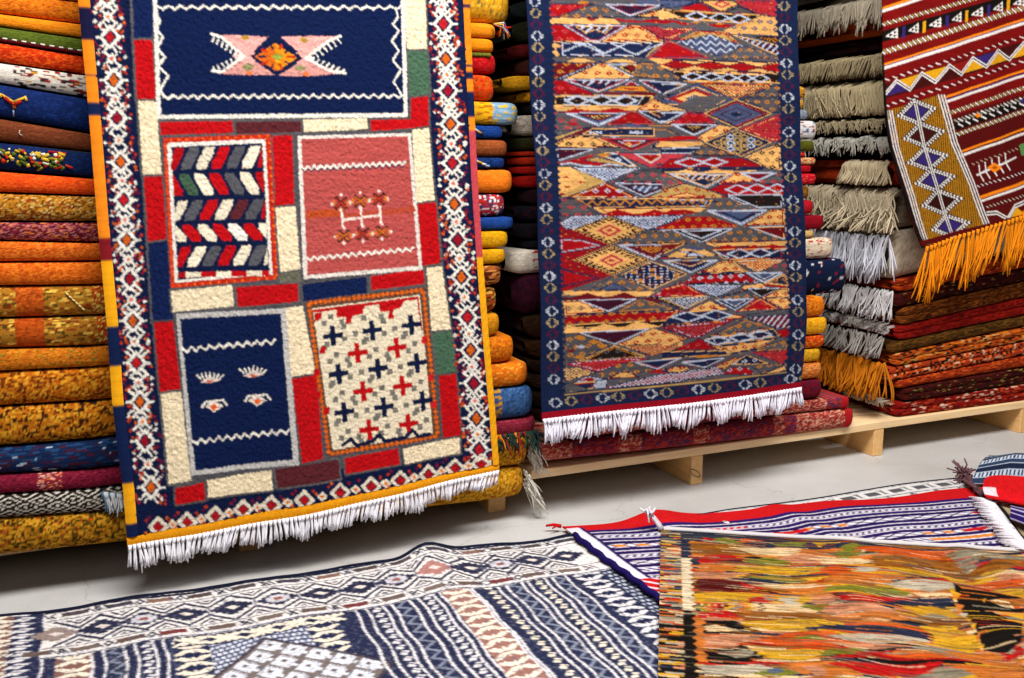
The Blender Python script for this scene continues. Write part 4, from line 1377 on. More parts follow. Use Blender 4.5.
    for i, c in enumerate(cs):
        pk = i == 9; br = i in (0,)
        col = hx('b08078') if pk else (hx('9a8880') if br else DK)
        h = .060
        st = [(1.0, .22), (.78, .45), (.52, .70), (.25, .95)]
        for a, b in st:                                            # stepped eye
            w.poly([bp(c - h * a, .5 - b * .155), bp(c + h * a, .5 - b * .155), bp(c + h * a, .5 + b * .155), bp(c - h * a, .5 + b * .155)], col, True)
        if i % 3 != 2 or pk:
            w.poly([bp(c - .018, .5 - .02), bp(c, .5 - .05), bp(c + .024, .5 - .0), bp(c + .004, .5 + .045)], hx('e0d4cc'), True)
        else:
            for a, b in ((.034, .05), (.022, .085)): w.poly([bp(c - a, .5 - b), bp(c + a, .5 - b), bp(c + a, .5 + b), bp(c - a, .5 + b)], hx('c9c6cc'), True)
            w.poly([bp(c - .012, .47), bp(c + .012, .47), bp(c + .012, .53), bp(c - .012, .53)], hx('9a5a44'), True)
        if i + 1 < len(cs):
            d = cs[i + 1]; m = (c + d) / 2
            for f0, f1 in ((.24, .42), (.76, .58)):                # chevrons between the eyes
                for o, wd in ((0, .011), (.06, .0075), (.10, .005)):
                    s = 1 if f0 < .5 else -1
                    k = .5 + (f0 - .5) * (1 + o * 1.0)
                    w.line([bp(m - .062 + o * .55, f0 + s * o * .05), bp(m, f1 - s * o * 1.4), bp(m + .062 - o * .55, f0 + s * o * .05)], wd, DK, True)
            w.line([bp(c + .068, .5), bp(m, .40)], .006, hx('6a6c80'), True); w.line([bp(d - .068, .5), bp(m, .60)], .006, hx('6a6c80'), True)
        # narrow guard bands: bars and little crosses
        for f, sh in ((.10, .05), (.875, -.04)):
            x = c + sh; bc = [hx('55484a'), hx('4a4450'), hx('8a6a5a'), hx('5a4a44')][i % 4] if f < .5 else [hx('6e5c54'), hx('7a3c38'), hx('6e5a50'), hx('7a6a62')][(i * 3) % 4]
            w.poly([bp(x - .036, f - .042), bp(x + .036, f - .042), bp(x + .036, f + .042), bp(x - .036, f + .042)], bc, True)
            for k in (-.075, .068, .085):
                w.line([bp(x + k - .010, f - .05), bp(x + k + .008, f + .05)], .005, DK, True)
            w.line([bp(x + .052, f + .05), bp(x + .068, f), bp(x + .052, f - .05)], .006, DK, True)
            w.line([bp(x - .052, f + .05), bp(x - .066, f), bp(x - .052, f - .05)], .006, DK, True)
    # a row of crosses under the border beside the medallion
    for k in range(18):
        x = xa + .01 + k * .092
        if x > xb - .05: break
        w.poly([(x, y0(x) - .066), (x + .092, y0(x) - .066), (x + .092, y0(x) - .004), (x, y0(x) - .004)], hx('262c4a') if k != 5 else hx('5a2a2a'), True)
        if k != 5:
            for s in (-1, 1): 
                for o in (-.010, .010): w.line([(x + .012 + o, y0(x) - .035 - s * .020), (x + .080 + o, y0(x) - .035 + s * .020)], .013, CR, True)
            w.line([(x + .046, y0(x) - .058), (x + .046, y0(x) - .012)], .008, CR, True)
    # specks of bare warp
    n = vnoise(w.rawX / .0045, w.rawY / .0045, 51); w.img *= (0.74 + .44 * n)[..., None]
    n = vnoise(w.rawX / .006, w.rawY / .006, 53); m = n > .74; w.img[m] = w.img[m] * .45 + .55 * hx('6a6c7c')
    w.img = smooth(w.img, 1)
    return w, yb

def build_rug3():
    w, yb = paint_rug3()
    root = empty('floor_rug', (0.4, 2.4, 0.0), 'white and indigo rug with a lozenge border, spread on the floor at left front', 'rug')
    nx, ny = 620, 300
    u = np.linspace(0, 1, nx)[None]; v = np.linspace(0, 1, ny)[:, None]
    xr = 1.455; X = -1.0 + (xr + 1.0) * u + 0 * v
    Y = 1.75 + (yb(X) + .004 - 1.75) * v
    z = .010 + .005 * vnoise(X * 4, Y * 4, 3) + .032 * np.exp(-((X - .93 + (2.86 - Y) * .12) / .075) ** 2) * np.exp(-((Y - 2.86) / .20) ** 2)
    z = z + .004 * np.sin(X * 17 + Y * 5) * (Y > 0) + .0015 * np.sin(X * 60)* .3
    Y = Y + .006 * np.sin(X * 13) * v + .035 * np.exp(-((X - .93) / .08) ** 2) * v
    z = np.maximum(z, .007)
    P = np.stack([X, Y, z], -1)
    C = w.sample(X, Y - .035 * np.exp(-((X - .93) / .08) ** 2) * v)
    sheet('woven_field', P, C, 0.006, M_FLOORRUG, root)
    # dark overcast edge
    e = P[-1, ::6].copy(); e[:, 2] += .001; e[:, 1] += .002
    strand = [(e, .0055, .0055, hx('22253a'))]
    tag(strands('edge_cord', strand, M_YARN, root, sides=6), 'dark overcast edge')
build_rug3()

# --- purple and white rug with red border (lies over the indigo rug's corner)
pm4 = pm_at(.018)
PE0 = np.array(pm4(np.array(556.), np.array(527.))); PE1 = np.array(pm4(np.array(985.), np.array(487.)))
def p4_v(X, Y):
    return PE0[1] + (PE1[1] - PE0[1]) * (X - PE0[0]) / (PE1[0] - PE0[0]) - Y

def paint_rug4():
    PU, WH, RD, OR = hx('2c1a58'), hx('d8d2da'), hx('bc1c20'), hx('cf8430')
    w = Weave(1.38, 3.75, 1.9, 3.0, 0.0022, pm4, 0.0042, PU, jit=0.0014, seed=51)
    X, Y = w.X, w.Y
    v = p4_v(X, Y) + .012 * np.sin(X * 5.5) + .006 * np.sin(X * 13 + 1)
    u = X
    seq = []; pos = .085
    rng = np.random.default_rng(4)
    w.img[v < .085] = RD
    kinds = ['P', 'w', 'P', 'w', 'D', 'w', 'P', 'w', 'P', 'X', 'P', 'w', 'P', 'w', 'D', 'w', 'P', 'X', 'P', 'w', 'Z', 'w', 'P', 'w', 'D', 'P', 'w', 'P', 'X', 'P', 'w', 'D', 'w', 'P', 'w', 'Z', 'w', 'P', 'w', 'P', 'X', 'P']
    wd = dict(P=.023, w=.0060, D=.022, X=.030, Z=.026)
    for k in kinds:
        a, b = pos, pos + wd[k]; pos = b
        m = (v >= a) & (v < b); f = (v - a) / (b - a)
        ic = np.floor(u / .17).astype(int); sd = int(a * 1000)
        ch = cell(ic, np.full_like(ic, sd), 7)
        if k == 'w': w.img[m] = WH
        elif k == 'P': w.img[m] = PU * (.8 + .4 * rng.random())
        elif k == 'D':
            t = (u / .026 + f * .8) % 1
            w.img[m] = hx('463a66'); w.img[m & (t < .55) & (np.abs(f - .5) < .36)] = WH
            w.img[m & (ch > .90) & (t > .3)] = RD
        elif k == 'X':
            t = np.abs(((u + .0) / .075) % 1 - .5) * 2
            w.img[m] = WH
            w.img[m & (np.abs(t - np.abs(f - .5) * 2) < .22)] = PU
            w.img[m & (ch > .66) & (t + np.abs(f - .5) * 2 < .8)] = OR
            w.img[m & (ch < .14) & (np.abs(f - .5) < .40)] = RD
        else:
            t = (u / .034) % 1; w.img[m] = hx('d2ccd2'); w.img[m & (np.abs(t - f) < .25)] = hx('4c3c78')
            w.img[m & (ch > .75) & (np.abs(f - .5) < .4)] = OR
    # plied purple selvedge at the left with white line and a red stretch
    sx = X - (1.437 + .02 * (2.92 - Y))
    w.img[(sx < .055) & (v > .05)] = WH
    w.img[(sx > .045) & (sx < .058) & (v > .05)] = PU
    m = (v > .50) & (v < .60) & (sx < .20); w.img[m] = RD; w.img[m & (np.abs(((X + Y) / .05) % 1 - .5) < .13)] = WH
    n = vnoise(w.rawX / .006, w.rawY / .004, 61); w.img *= (0.82 + .36 * n)[..., None]
    w.img = smooth(w.img, 1)
    return w

def bump4(X, Y):
    z = .017 + .005 * vnoise(X * 6, Y * 6, 9) + .002 * np.sin(X * 9 + Y * 14)
    z = z + .030 * np.exp(-((X - 1.78) / .10) ** 2) * np.exp(-((p4_v(X, Y)) / .12) ** 2)
    z = z + .010 * np.exp(-((X - 2.25) / .06) ** 2)
    return z

def build_rug4():
    w = paint_rug4()
    root = empty('floor_kilim', (2.4, 2.5, 0.0), 'purple and white striped rug with bright red border, lying between the other floor rugs', 'rug')
    nx, ny = 520, 220
    u = np.linspace(0, 1, nx)[None]; t = np.linspace(0, 1, ny)[:, None]
    X = 1.437 + .02 * (1 - t) * .9 + (3.70 - 1.437) * u
    Yt = PE0[1] + (PE1[1] - PE0[1]) * (X - PE0[0]) / (PE1[0] - PE0[0]) + .010 * np.sin(X * 11) - .005
    Y = 1.98 + (Yt - 1.98) * t
    z = bump4(X, Y)
    P = np.stack([X, Y, z], -1)
    sheet('woven_field', P, w.sample(X, Y), 0.005, M_FLOORRUG, root)
    # the plied purple selvedge
    k = P[::3, 0].copy(); k[:, 2] += .004; k[:, 0] -= .006; k[:, 0] += .004 * np.sin(np.arange(len(k)) * .9)
    kk = k[:-8]
    tag(strands('selvedge', [(kk, .011, .011, hx('24185a'))], M_YARN, root, sides=8), 'plied purple edge cord')
    c = np.array([P[-1, 0] + [-.005, .0, .0], P[-1, 0] + [-.03, .012, .006], P[-1, 0] + [-.055, .022, .002]])
    sp = [(c, .008, .004, hx('c01c22')), (c + np.array([.012, -.03, .0]) * np.linspace(0, 1, 3)[:, None], .004, .003, hx('c01c22'))]
    tag(strands('corner_tassel', sp, M_YARN, root, sides=5), 'red corner tassel')
build_rug4()

# --- second indigo rug: only its patterned back edge shows behind the red border
def build_rug3b():
    root = empty('indigo_floor_rug', (2.6, 2.75, 0.0), 'white and black patterned rug edge showing behind the red border on the floor', 'rug')
    xa, xb = 1.84, 3.42
    nx, ny = 420, 40
    w = Weave(1.8, 3.6, 2.2, 3.0, .002, pm_floor, .0042, hx('d6d2d0'), jit=.002, seed=71)
    ep = np.array([pm_floor(np.array(float(a)), np.array(float(b))) for a, b in ((670,521),(690,518),(730,511),(780,503.5),(850,493),(900,486),(985,475),(1000,473.5))])
    yt = lambda x: np.interp(x, ep[:, 0], ep[:, 1])
    DK = hx('3a3c4a')
    xs = np.linspace(xa, xb, 20)
    w.line([(x, yt(x) - .004) for x in xs], .008, DK, True); w.line([(x, yt(x) - .085) for x in xs], .006, DK, True)
    for i in range(14):
        x = 1.90 + i * .115
        w.poly([(x - .03, yt(x) - .03), (x + .03, yt(x) - .03), (x + .03, yt(x) - .068), (x - .03, yt(x) - .068)], hx('5c5c60'), True)
        w.line([(x + .04, yt(x) - .025), (x + .06, yt(x) - .07)], .006, DK, True); w.line([(x + .06, yt(x) - .025), (x + .045, yt(x) - .07)], .006, DK, True)
        w.line([(x - .02, yt(x) - .14), (x + .03, yt(x) - .10), (x + .08, yt(x) - .14)], .010, DK, True)
    w.img = smooth(w.img, 1)
    u = np.linspace(0, 1, nx)[None]; t = np.linspace(0, 1, ny)[:, None]
    X = xa + (xb - xa) * u + 0 * t; Y = yt(X) - .34 * (1 - t)
    z = .009 + .004 * np.sin(X * 7) * t + .005
    P = np.stack([X, Y, z], -1)
    sheet('woven_field', P, w.sample(X, Y), .005, M_FLOORRUG, root)
    e = P[-1, ::6].copy(); e[:, 2] += .001
    tag(strands('edge_cord', [(e, .003, .003, hx('23263a'))], M_YARN, root, sides=6), 'dark overcast edge')
build_rug3b()

# --- yellow kilim lying on top at the right front
pm5 = pm_at(.040)
A5 = np.array(pm5(np.array(661.), np.array(527.))); B5 = np.array(pm5(np.array(658.), np.array(678.))); C5 = np.array(pm5(np.array(1024.), np.array(551.)))
EV = (B5 - A5) / np.hypot(*(B5 - A5)); EU = np.array([-EV[1], EV[0]])
if EU @ (C5 - A5) < 0: EU = -EU
def pm_rug5(x, y):
    a, b = pm5(x, y)
    d0 = a - A5[0]; d1 = b - A5[1]
    return d0 * EU[0] + d1 * EU[1], d0 * EV[0] + d1 * EV[1]

def paint_rug5():
    w = Weave(-.02, 1.75, -.05, 1.35, .0019, pm_rug5, .0035, hx('c07a2c'), jit=.0016, seed=81)
    rng = np.random.default_rng(31)
    K = dict(o=hx('bc7030'), y=hx('c69828'), r=hx('b01c1a'), m=hx('601614'), k=hx('1a1512'), n=hx('2a3044'), g=hx('8e8470'), c=hx('d8bc92'), a=hx('c4581e'), e=hx('7c7a2c'), p=hx('bc8262'), d=hx('8e581e'), w=hx('b4a894'), b=hx('5a6474'))
    q = lambda s: [(float(p.split(',')[0]), float(p.split(',')[1])) for p in s.split()]
    z6 = lambda x, y: (640 + x / 3.81, 500 + y / 3.81); z7 = lambda x, y: (824 + x / 3.81, 500 + y / 3.81)
    U, V = w.X, w.Y
    # streaky ground: every weft its own dye
    w.X = w.rawX + (cell(np.floor(V / .0042).astype(int), 5, 77) - .5) * .022 + (vnoise(V / .02, U / .5, 9) - .5) * .03
    w.Y = w.rawY + .010 * (vnoise(U / .12, V / .06, 14) - .5)
    keys = 'oyodgcnadkorpyc'
    row = np.floor((V + .014 * np.sin(U * 7) * np.sin(V * 11 + 1)) / .011).astype(int); seg = np.floor(U / .34 + cell(row, row * 0, 5) * 9).astype(int)
    h = cell(row, seg, 6)
    pal = np.array([K[k] for k in keys]); w.img[:] = pal[np.minimum((h * len(keys)).astype(int), len(keys) - 1)]
    def f(k, z, s, amt=.55):
        r = w.poly([z(*p) for p in q(s)], K[k])
        if r is None: return
        sl, m = r                                          # abrash: wefts of the neighbouring dye run in
        hh = cell(np.floor(V[sl] / .005).astype(int), np.floor(U[sl] / .10 + cell(np.floor(V[sl] / .005).astype(int), 3, 8) * 9).astype(int), 12)
        mm = m & (hh > .86)
        w.img[sl][mm] = w.img[sl][mm] * .35 + .65 * pal[np.minimum((cell((hh * 997).astype(int), 1, 4) * len(keys)).astype(int), len(keys) - 1)][mm]
        m2 = m & (hh < .12); w.img[sl][m2] *= .70
    # tile 1 of the photograph (640..840)
    f('o', z6, '160,160 762,160 762,200 170,225')
    f('n', z6, '150,105 380,125 762,150 762,178 640,188 380,176 270,166 155,150')
    f('e', z6, '260,150 330,138 400,170 330,172'); f('e', z6, '500,160 620,150 640,175 520,176'); f('a', z6, '390,140 470,150 380,162'); f('y', z6, '640,150 762,158 700,176'); f('r', z6, '230,140 290,150 240,158')
    f('d', z6, '180,165 420,172 560,205 180,218'); f('c', z6, '340,180 640,182 560,212 440,204')
    f('r', z6, '165,205 330,208 420,224 300,238 175,236'); f('m', z6, '300,232 420,226 380,242')
    f('e', z6, '400,222 520,214 600,240 500,252 420,240'); f('p', z6, '520,218 640,206 762,240 640,248'); f('c', z6, '620,220 762,228 762,248 700,240')
    f('o', z6, '210,240 380,246 360,262 210,276'); f('y', z6, '360,250 500,246 720,262 560,276 420,268'); f('a', z6, '700,262 762,250 762,300 690,285')
    f('p', z6, '180,272 420,276 330,300 200,300'); f('n', z6, '330,298 480,280 640,304 500,320 380,316'); f('e', z6, '400,292 520,282 640,302 560,312')
    f('m', z6, '182,316 210,300 340,300 480,340 520,352 300,352 200,344'); f('r', z6, '360,310 480,338 420,348')
    f('c', z6, '440,320 640,318 762,338 560,344'); f('o', z6, '520,335 762,330 762,356 600,352')
    f('y', z6, '190,356 300,350 470,358 380,392 200,388'); f('r', z6, '400,378 470,368 500,388 420,396'); f('y', z6, '500,362 640,358 700,384 560,396'); f('w', z6, '540,368 600,362 600,398 540,398'); f('p', z6, '640,362 762,372 762,396 660,398')
    for i, k in enumerate('neormygoyck'): f(k, z6, '%d,394 %d,394 %d,424 %d,424' % (198 + i * 26, 222 + i * 26, 222 + i * 26, 198 + i * 26))
    f('c', z6, '470,396 762,398 762,420 640,430 470,420'); f('e', z6, '600,400 700,396 762,420 680,424')
    f('r', z6, '195,430 330,424 420,444 300,454 200,452'); f('d', z6, '330,428 762,430 762,458 400,462')
    f('k', z6, '198,462 360,460 470,500 380,510 215,510'); f('y', z6, '370,462 762,452 762,478 640,508 520,500'); f('n', z6, '640,500 762,470 762,500'); f('c', z6, '215,480 300,476 380,496 260,500')
    f('p', z6, '200,516 480,512 420,545 260,570 215,540'); f('a', z6, '360,548 560,508 762,506 762,560 520,552'); f('r', z6, '360,552 440,536 520,550'); f('e', z6, '560,530 660,520 720,545')
    f('k', z6, '242,570 380,552 500,590 460,612 300,620 250,596'); f('g', z6, '300,580 400,566 460,590 380,600'); f('y', z6, '395,560 620,570 762,590 640,618 520,606'); f('a', z6, '620,560 762,560 762,590')
    f('w', z6, '215,625 470,622 520,640 400,665 230,672'); f('e', z6, '420,660 520,630 600,660 500,680'); f('o', z6, '500,626 762,620 762,660 620,668'); f('p', z6, '620,640 762,640 762,680 660,680'); f('b', z6, '470,640 520,634 540,655 490,660')
    f('o', z6, '200,680 762,680 762,760 200,760'); f('r', z6, '300,690 500,700 420,720'); f('k', z6, '500,700 700,690 762,720 600,730')
    # tile 2 (824..1024)
    f('n', z7, '0,158 200,172 420,172 762,188 762,205 420,196 200,198 0,178'); f('e', z7, '60,185 110,168 180,192 100,205'); f('y', z7, '640,200 762,195 762,212 680,214'); f('e', z7, '30,200 120,186 160,208 60,222')
    f('a', z7, '110,190 300,196 440,192 490,205 430,228 220,218'); f('g', z7, '470,230 520,202 640,216 762,226 762,252 600,240 520,262'); f('c', z7, '0,224 140,222 210,240 0,252')
    f('d', z7, '180,222 470,228 520,260 762,248 762,272 560,290 430,262 200,256'); f('y', z7, '210,258 440,262 540,290 600,270 700,278 560,300 480,296 300,280')
    f('a', z7, '0,262 70,252 110,282 0,296'); f('w', z7, '130,258 210,262 180,284 110,280'); f('r', z7, '360,300 440,276 470,296 400,312'); f('n', z7, '270,292 380,288 440,276 380,308 300,308'); f('r', z7, '700,268 762,272 762,280')
    f('o', z7, '0,300 260,290 330,300 200,325 0,318'); f('a', z7, '530,300 640,290 762,300 762,330 600,330'); f('g', z7, '560,232 700,240 762,240 762,252 640,254')
    f('w', z7, '210,320 470,306 500,345 420,352 300,335'); f('e', z7, '0,335 230,330 330,345 200,360 0,352'); f('r', z7, '40,376 200,372 340,345 300,370 210,408 100,400'); f('m', z7, '0,360 120,366 60,380')
    f('n', z7, '210,406 330,352 480,372 480,402 380,384 300,400'); f('y', z7, '300,402 400,380 480,400 540,440 440,448 330,430'); f('g', z7, '330,450 400,420 470,440 440,470')
    f('p', z7, '0,400 200,412 300,440 120,450 0,430'); f('o', z7, '0,440 280,440 340,460 200,470 0,462'); f('d', z7, '340,440 540,450 560,480 420,486')
    f('n', z7, '0,480 130,474 330,488 440,520 300,512 100,500 0,500'); f('w', z7, '0,520 180,510 380,515 430,530 200,548 60,535'); f('y', z7, '360,476 480,470 610,540 560,560 440,540')
    f('p', z7, '0,550 180,545 330,560 120,570'); f('e', z7, '0,580 170,566 120,590 0,608'); f('r', z7, '40,610 140,580 300,568 200,592 90,612'); f('a', z7, '210,580 420,590 520,610 380,606')
    f('g', z7, '300,560 460,548 640,580 560,600 420,580'); f('o', z7, '440,560 640,560 700,600 762,590 762,650 640,640 500,600'); f('r', z7, '640,552 700,578 762,550 762,590 700,600'); f('r', z7, '40,640 180,612 440,620 470,632 300,660 150,672'); f('n', z7, '0,610 240,608 120,625 0,625')
    f('o', z7, '0,640 120,650 140,680 0,680'); f('g', z7, '300,660 460,636 600,668 420,690'); f('o', z7, '460,630 762,655 762,700 620,690')
    f('y', z7, '560,330 640,322 762,335 762,372 700,350'); f('r', z7, '530,330 640,326 600,345'); f('o', z7, '680,372 762,364 762,400')
    def black():
      f('k', z7, '485,310 520,345 640,350 740,362 762,372 680,370 620,380 700,400 762,402 762,430 640,412 720,450 762,456 762,560 700,572 640,560 605,548 575,500 540,430 500,370', 0)
      for p in ('640,408 762,420 762,445', '690,490 762,484 762,500', '660,440 762,452 762,462', '600,378 612,372 606,386'):
        f('y', z7, p)
      for i in range(7): f('yowyyoy'[i], z7, '%d,%d %d,%d %d,%d' % (478 + i * 18, 350 + i * 32, 520 + i * 14, 362 + i * 28, 495 + i * 17, 380 + i * 29))
    # vertical band at the left: narrow bars, then the notched cream/navy/black strip
    ub = .066
    bw = cell(np.floor(V / .009).astype(int), 2, 3); bi = np.floor(V / .009).astype(int)
    p2 = np.array([K[k] for k in 'ycprybogcykyapwn']); m = U < ub
    hh = cell(bi, np.floor(U / .05 + cell(bi, 9, 1) * 5).astype(int), 14)
    w.img[m] = p2[np.minimum((hh * 16).astype(int), 15)][m]
    m = (U < ub) & ((V / .009) % 1 < .22); w.img[m] *= .55
    m = (U < ub) & (V > .60); w.img[m & (hh < .4)] = K['k']
    m = (U < ub) & (V < .19); w.img[m & (hh < .4)] = K['n']
    zz = np.abs((V / .036) % 1 - .5) * 2 * .013
    m = (U > ub) & (U < ub + .024 + zz)
    w.img[m & (V < .25)] = K['n']; w.img[m & (V >= .25) & (V < .62)] = hx('d6c4a6'); w.img[m & (V >= .62)] = K['k']
    m2 = (U > ub + .024 + zz) & (U < ub + .050 + zz); w.img[m2 & (V > .25) & (V < .30)] = K['n']; w.img[m2 & (V > .66) & (V < .90)] = K['o']
    # broken weft lines
    n = vnoise(U / .03, V / .0028, 91); w.img *= (0.60 + .66 * n)[..., None]
    n = cell(np.floor(U / .08 + cell(np.floor(V / .0035).astype(int), 4, 4) * 7).astype(int), np.floor(V / .0035).astype(int), 17)
    w.img[n > .86] *= .48; w.img[n < .02] = w.img[n < .02] * .5 + .5 * hx('dccaa8'); q_ = (n > .45) & (n < .60); w.img[q_] = w.img[q_] * .45 + .55 * hx('5c564c')
    w.X = w.rawX; w.Y = w.rawY; black()
    w.img = smooth(w.img, 1)
    return w

def build_rug5():
    w = paint_rug5()
    root = empty('yellow_floor_kilim', (A5[0], A5[1], 0.0), 'yellow, orange and red streaked kilim with white edge cord, lying at right front', 'rug')
    nu, nv = 560, 420
    u = np.linspace(0, 1.70, nu)[None]; v = np.linspace(0.012, 1.25, nv)[:, None]
    U = u + 0 * v; V = v + 0 * u
    X = A5[0] + EU[0] * U + EV[0] * V; Y = A5[1] + EU[1] * U + EV[1] * V
    z = .038 + .004 * vnoise(X * 5, Y * 5, 21)
    rip = np.clip((U - .45) / .5, 0, 1)
    z = z + rip * (.014 * np.sin(V * 26 + 2.2 * np.sin(U * 4.6)) + .020 * np.exp(-((U - .98 - .25 * V) / .10) ** 2) * np.sin(V * 9 + 1))
    z = z + .010 * np.exp(-(U / .05) ** 2) * 0 - .010 * np.exp(-(V / .05) ** 2)
    z = np.maximum(z, .031)
    P = np.stack([X, Y, z], -1)
    Vw = V + np.clip((U - .2) / .4, 0, 1) * (.017 * np.sin(U * 11 + V * 4) + .011 * np.sin(U * 21 - V * 9))
    sheet('woven_field', P, w.sample(U, Vw), .006, M_FLOORRUG, root, flip=True)
    e = P[0, ::4].copy(); e[:, 2] += .003; e[:, :2] -= EV * .007
    fat = [(e + np.array([-EV[0] * d, -EV[1] * d, h]), .006, .006, hx('c9c4c4')) for d, h in ((0, 0), (.007, .0015))]
    tag(strands('edge_cord', fat, M_YARN, root, sides=6), 'white plied edge cord')
    c = P[0, 0] + np.array([0, 0, .004])
    rng = np.random.default_rng(2); sp = []
    stem = np.array([c, c + [-.006, .012, .016], c + [-.014, .022, .030], c + [-.024, .026, .044]])
    sp += [(stem, .008, .006, hx('d2cad2')), (stem + [.008, 0, 0], .007, .005, hx('c8c0c8'))]
    for k in range(12): sp += [(np.array([stem[-1], stem[-1] + rng.normal(0, .008, 3) + [-.006, .0, .008], stem[-1] + rng.normal(0, .014, 3) + [.0, .0, .010]]), .0055, .004, hx('dcd4da'))]
    tag(strands('corner_tassel', sp, M_YARN, root, sides=5), 'white corner tassel')
build_rug5()
# ------------------------------------------------------------------ folded rugs: weave of the visible folds
def PT(base, dash=(), cw=0.0062, ch=0.0026, dia=None, bands=(), rib=.10, var=.14):
    """base colour; dash = [(colour, share)] woven flecks; dia = (period, [colours], share) stepped lozenges;
       bands = [(x0, x1, PT)] across the length"""
    return dict(base=hx(base), dash=[(hx(c), p) for c, p in dash], cw=cw, ch=ch, dia=dia, bands=bands, rib=rib, var=var)

def weave_fold(p, X, A, seed):
    C = np.empty(X.shape + (3,)); C[:] = p['base']
    r = np.floor(A / p['ch']).astype(int)
    c = np.floor(X / p['cw'] + cell(r, r * 0 + seed, 3) * 11).astype(int)
    if p['dia']:
        per, cols, share = p['dia']
        fx = np.abs((X / per) % 1 - .5) * 2; fa = np.abs(((A + .011) / (per * .55)) % 1 - .5) * 2
        d = np.floor((fx + fa) * 5.0).astype(int)
        on = cell(r + 7, c, seed + 1) < share
        for i, k in enumerate(cols):
            m = (d % (len(cols) + 1) == i) & on; C[m] = hx(k)
    h = cell(r, c, seed); acc = 0
    for col, pr in p['dash']:
        m = (h >= acc) & (h < acc + pr); C[m] = col; acc += pr
    for (a, b, q) in p['bands']:
        m = (X >= a) & (X < b)
        if m.any(): C[m] = weave_fold(q, X, A, seed + 13)[m]
    n = vnoise(X / .05, A / .004, seed + 2); C *= (1 + (n - .5) * 2 * p['var'])[..., None]
    rr = cell(r, r * 0, seed + 4); C *= (1 + (rr - .5) * 2 * p['rib'])[..., None]
    return C

def folded(name, label, group, xs, zb, zt, yf, depth, folds, fL, xsplit=None, fR=None, endL=.03, endR=.03, seed=1, cat='folded rug', gap=.0028, bulge=.38, sidecol=None, mat=None, wob=.006):
    """one folded rug: rounded front folds swept along X, soft ends"""
    xs = np.asarray(xs, float); nx = len(xs); m = 24 if folds == 1 else 15
    f, zz, tt = [], [], []
    for j in range(folds):
        for a in np.linspace(0, math.pi, m)[(0 if j == 0 else 1):]:
            s = math.sin(a) ** .62 if math.sin(a) > 0 else 0
            f.append(s); zz.append((j + .5 - .5 * math.cos(a)) / folds)
    f = np.array(f); zz = np.array(zz); k = len(f)
    Z0 = np.array([zb(x) for x in xs]) + gap; Z1 = np.array([zt(x) for x in xs]) - gap
    Hh = np.maximum(Z1 - Z0, .006)
    dR = xs[-1] - xs; dL = xs - xs[0]
    e = np.ones(nx)
    for d, r in ((dR, endR), (dL, endL)):
        if r > 0:
            t = np.clip((r - d) / r, 0, 1); e = np.minimum(e, np.sqrt(np.maximum(0, 1 - t ** 2.4)))
    b = bulge * Hh / folds
    yw = wob * np.array([vnoise(np.array(x * 2.2 + seed * 3.7), np.array(seed * .7), seed) for x in xs]) * 2
    hs = .50 + .50 * e                                  # thinner towards its ends
    mid = (Z0 + Z1) / 2
    ring = np.empty((nx, k + 2, 3)); A = np.empty((nx, k + 2))
    for i in range(nx):
        y0 = yf(mid[i]) + yw[i] + (1 - e[i]) * min(.09, endR * 1.2)
        ring[i, :k, 0] = xs[i]
        ring[i, :k, 1] = y0 + b[i] * (1 - f)
        ring[i, :k, 2] = mid[i] + (zz - .5) * Hh[i] * hs[i]
        yb_ = yf(mid[i]) + depth - (1 - e[i]) * .03
        ring[i, k] = (xs[i], yb_, mid[i] + .5 * Hh[i] * hs[i]); ring[i, k + 1] = (xs[i], yb_, mid[i] - .5 * Hh[i] * hs[i])
        A[i, :k] = zz * Hh[i] * 1.25; A[i, k:] = 0
    X = np.repeat(xs[:, None], k + 2, 1)
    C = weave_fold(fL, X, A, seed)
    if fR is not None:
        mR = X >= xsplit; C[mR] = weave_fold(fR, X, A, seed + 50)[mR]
    K = k + 2
    V = ring.reshape(-1, 3); i = np.arange(nx * K).reshape(nx, K); j = np.roll(i, -1, 1)
    Q = np.stack([i[:-1], i[1:], j[1:], j[:-1]], -1).reshape(-1, 4)
    # ends: flat caps, colour darker towards the centre
    VV, CC, T = [V], [C.reshape(-1, 3)], []
    off = len(V)
    for end, fl in ((0, True), (nx - 1, False)):
        cen = ring[end].mean(0); rg = ring[end]
        for q_, s_ in ((.66, .55), (.33, 1.0)):
            pass
        VV.append(cen[None]); CC.append((C[end].mean(0) * .8)[None])
        for q_ in range(K):
            a_, b_ = i[end, q_], i[end, (q_ + 1) % K]
            T.append((off, b_, a_) if fl else (off, a_, b_))
        off += 1
    cx = float(xs.mean()); loc = (cx, float(yf(mid.mean())), float(Z0.min()))
    o = mk(name, np.concatenate(VV) - np.array(loc), Q, np.concatenate(CC), mat or M_FOLD, None, T=np.array(T))
    o.location = loc
    tag(o, label, cat, group)
    return o

def child_strands(name, specs, root, label=None, mat=None, sides=4):
    """yarn parts of a rug that is a mesh: geometry given in world coordinates"""
    o = strands(name, specs, mat or M_YARN, root, sides)
    if label: o['label'] = label
    return o

def xgrid(a, b, dense, fine=.0045, coarse=.03):
    """columns along a rug: fine where the photograph shows it"""
    out = [a]; x = a
    while x < b - 1e-6:
        s = coarse
        for (p, q) in dense:
            if x >= p - 1e-6 and x < q: s = fine
            elif x < p and x + coarse > p: s = min(s, max(p - x, fine))
        x = min(b, x + s); out.append(x)
    xs = np.array(out)
    return xs

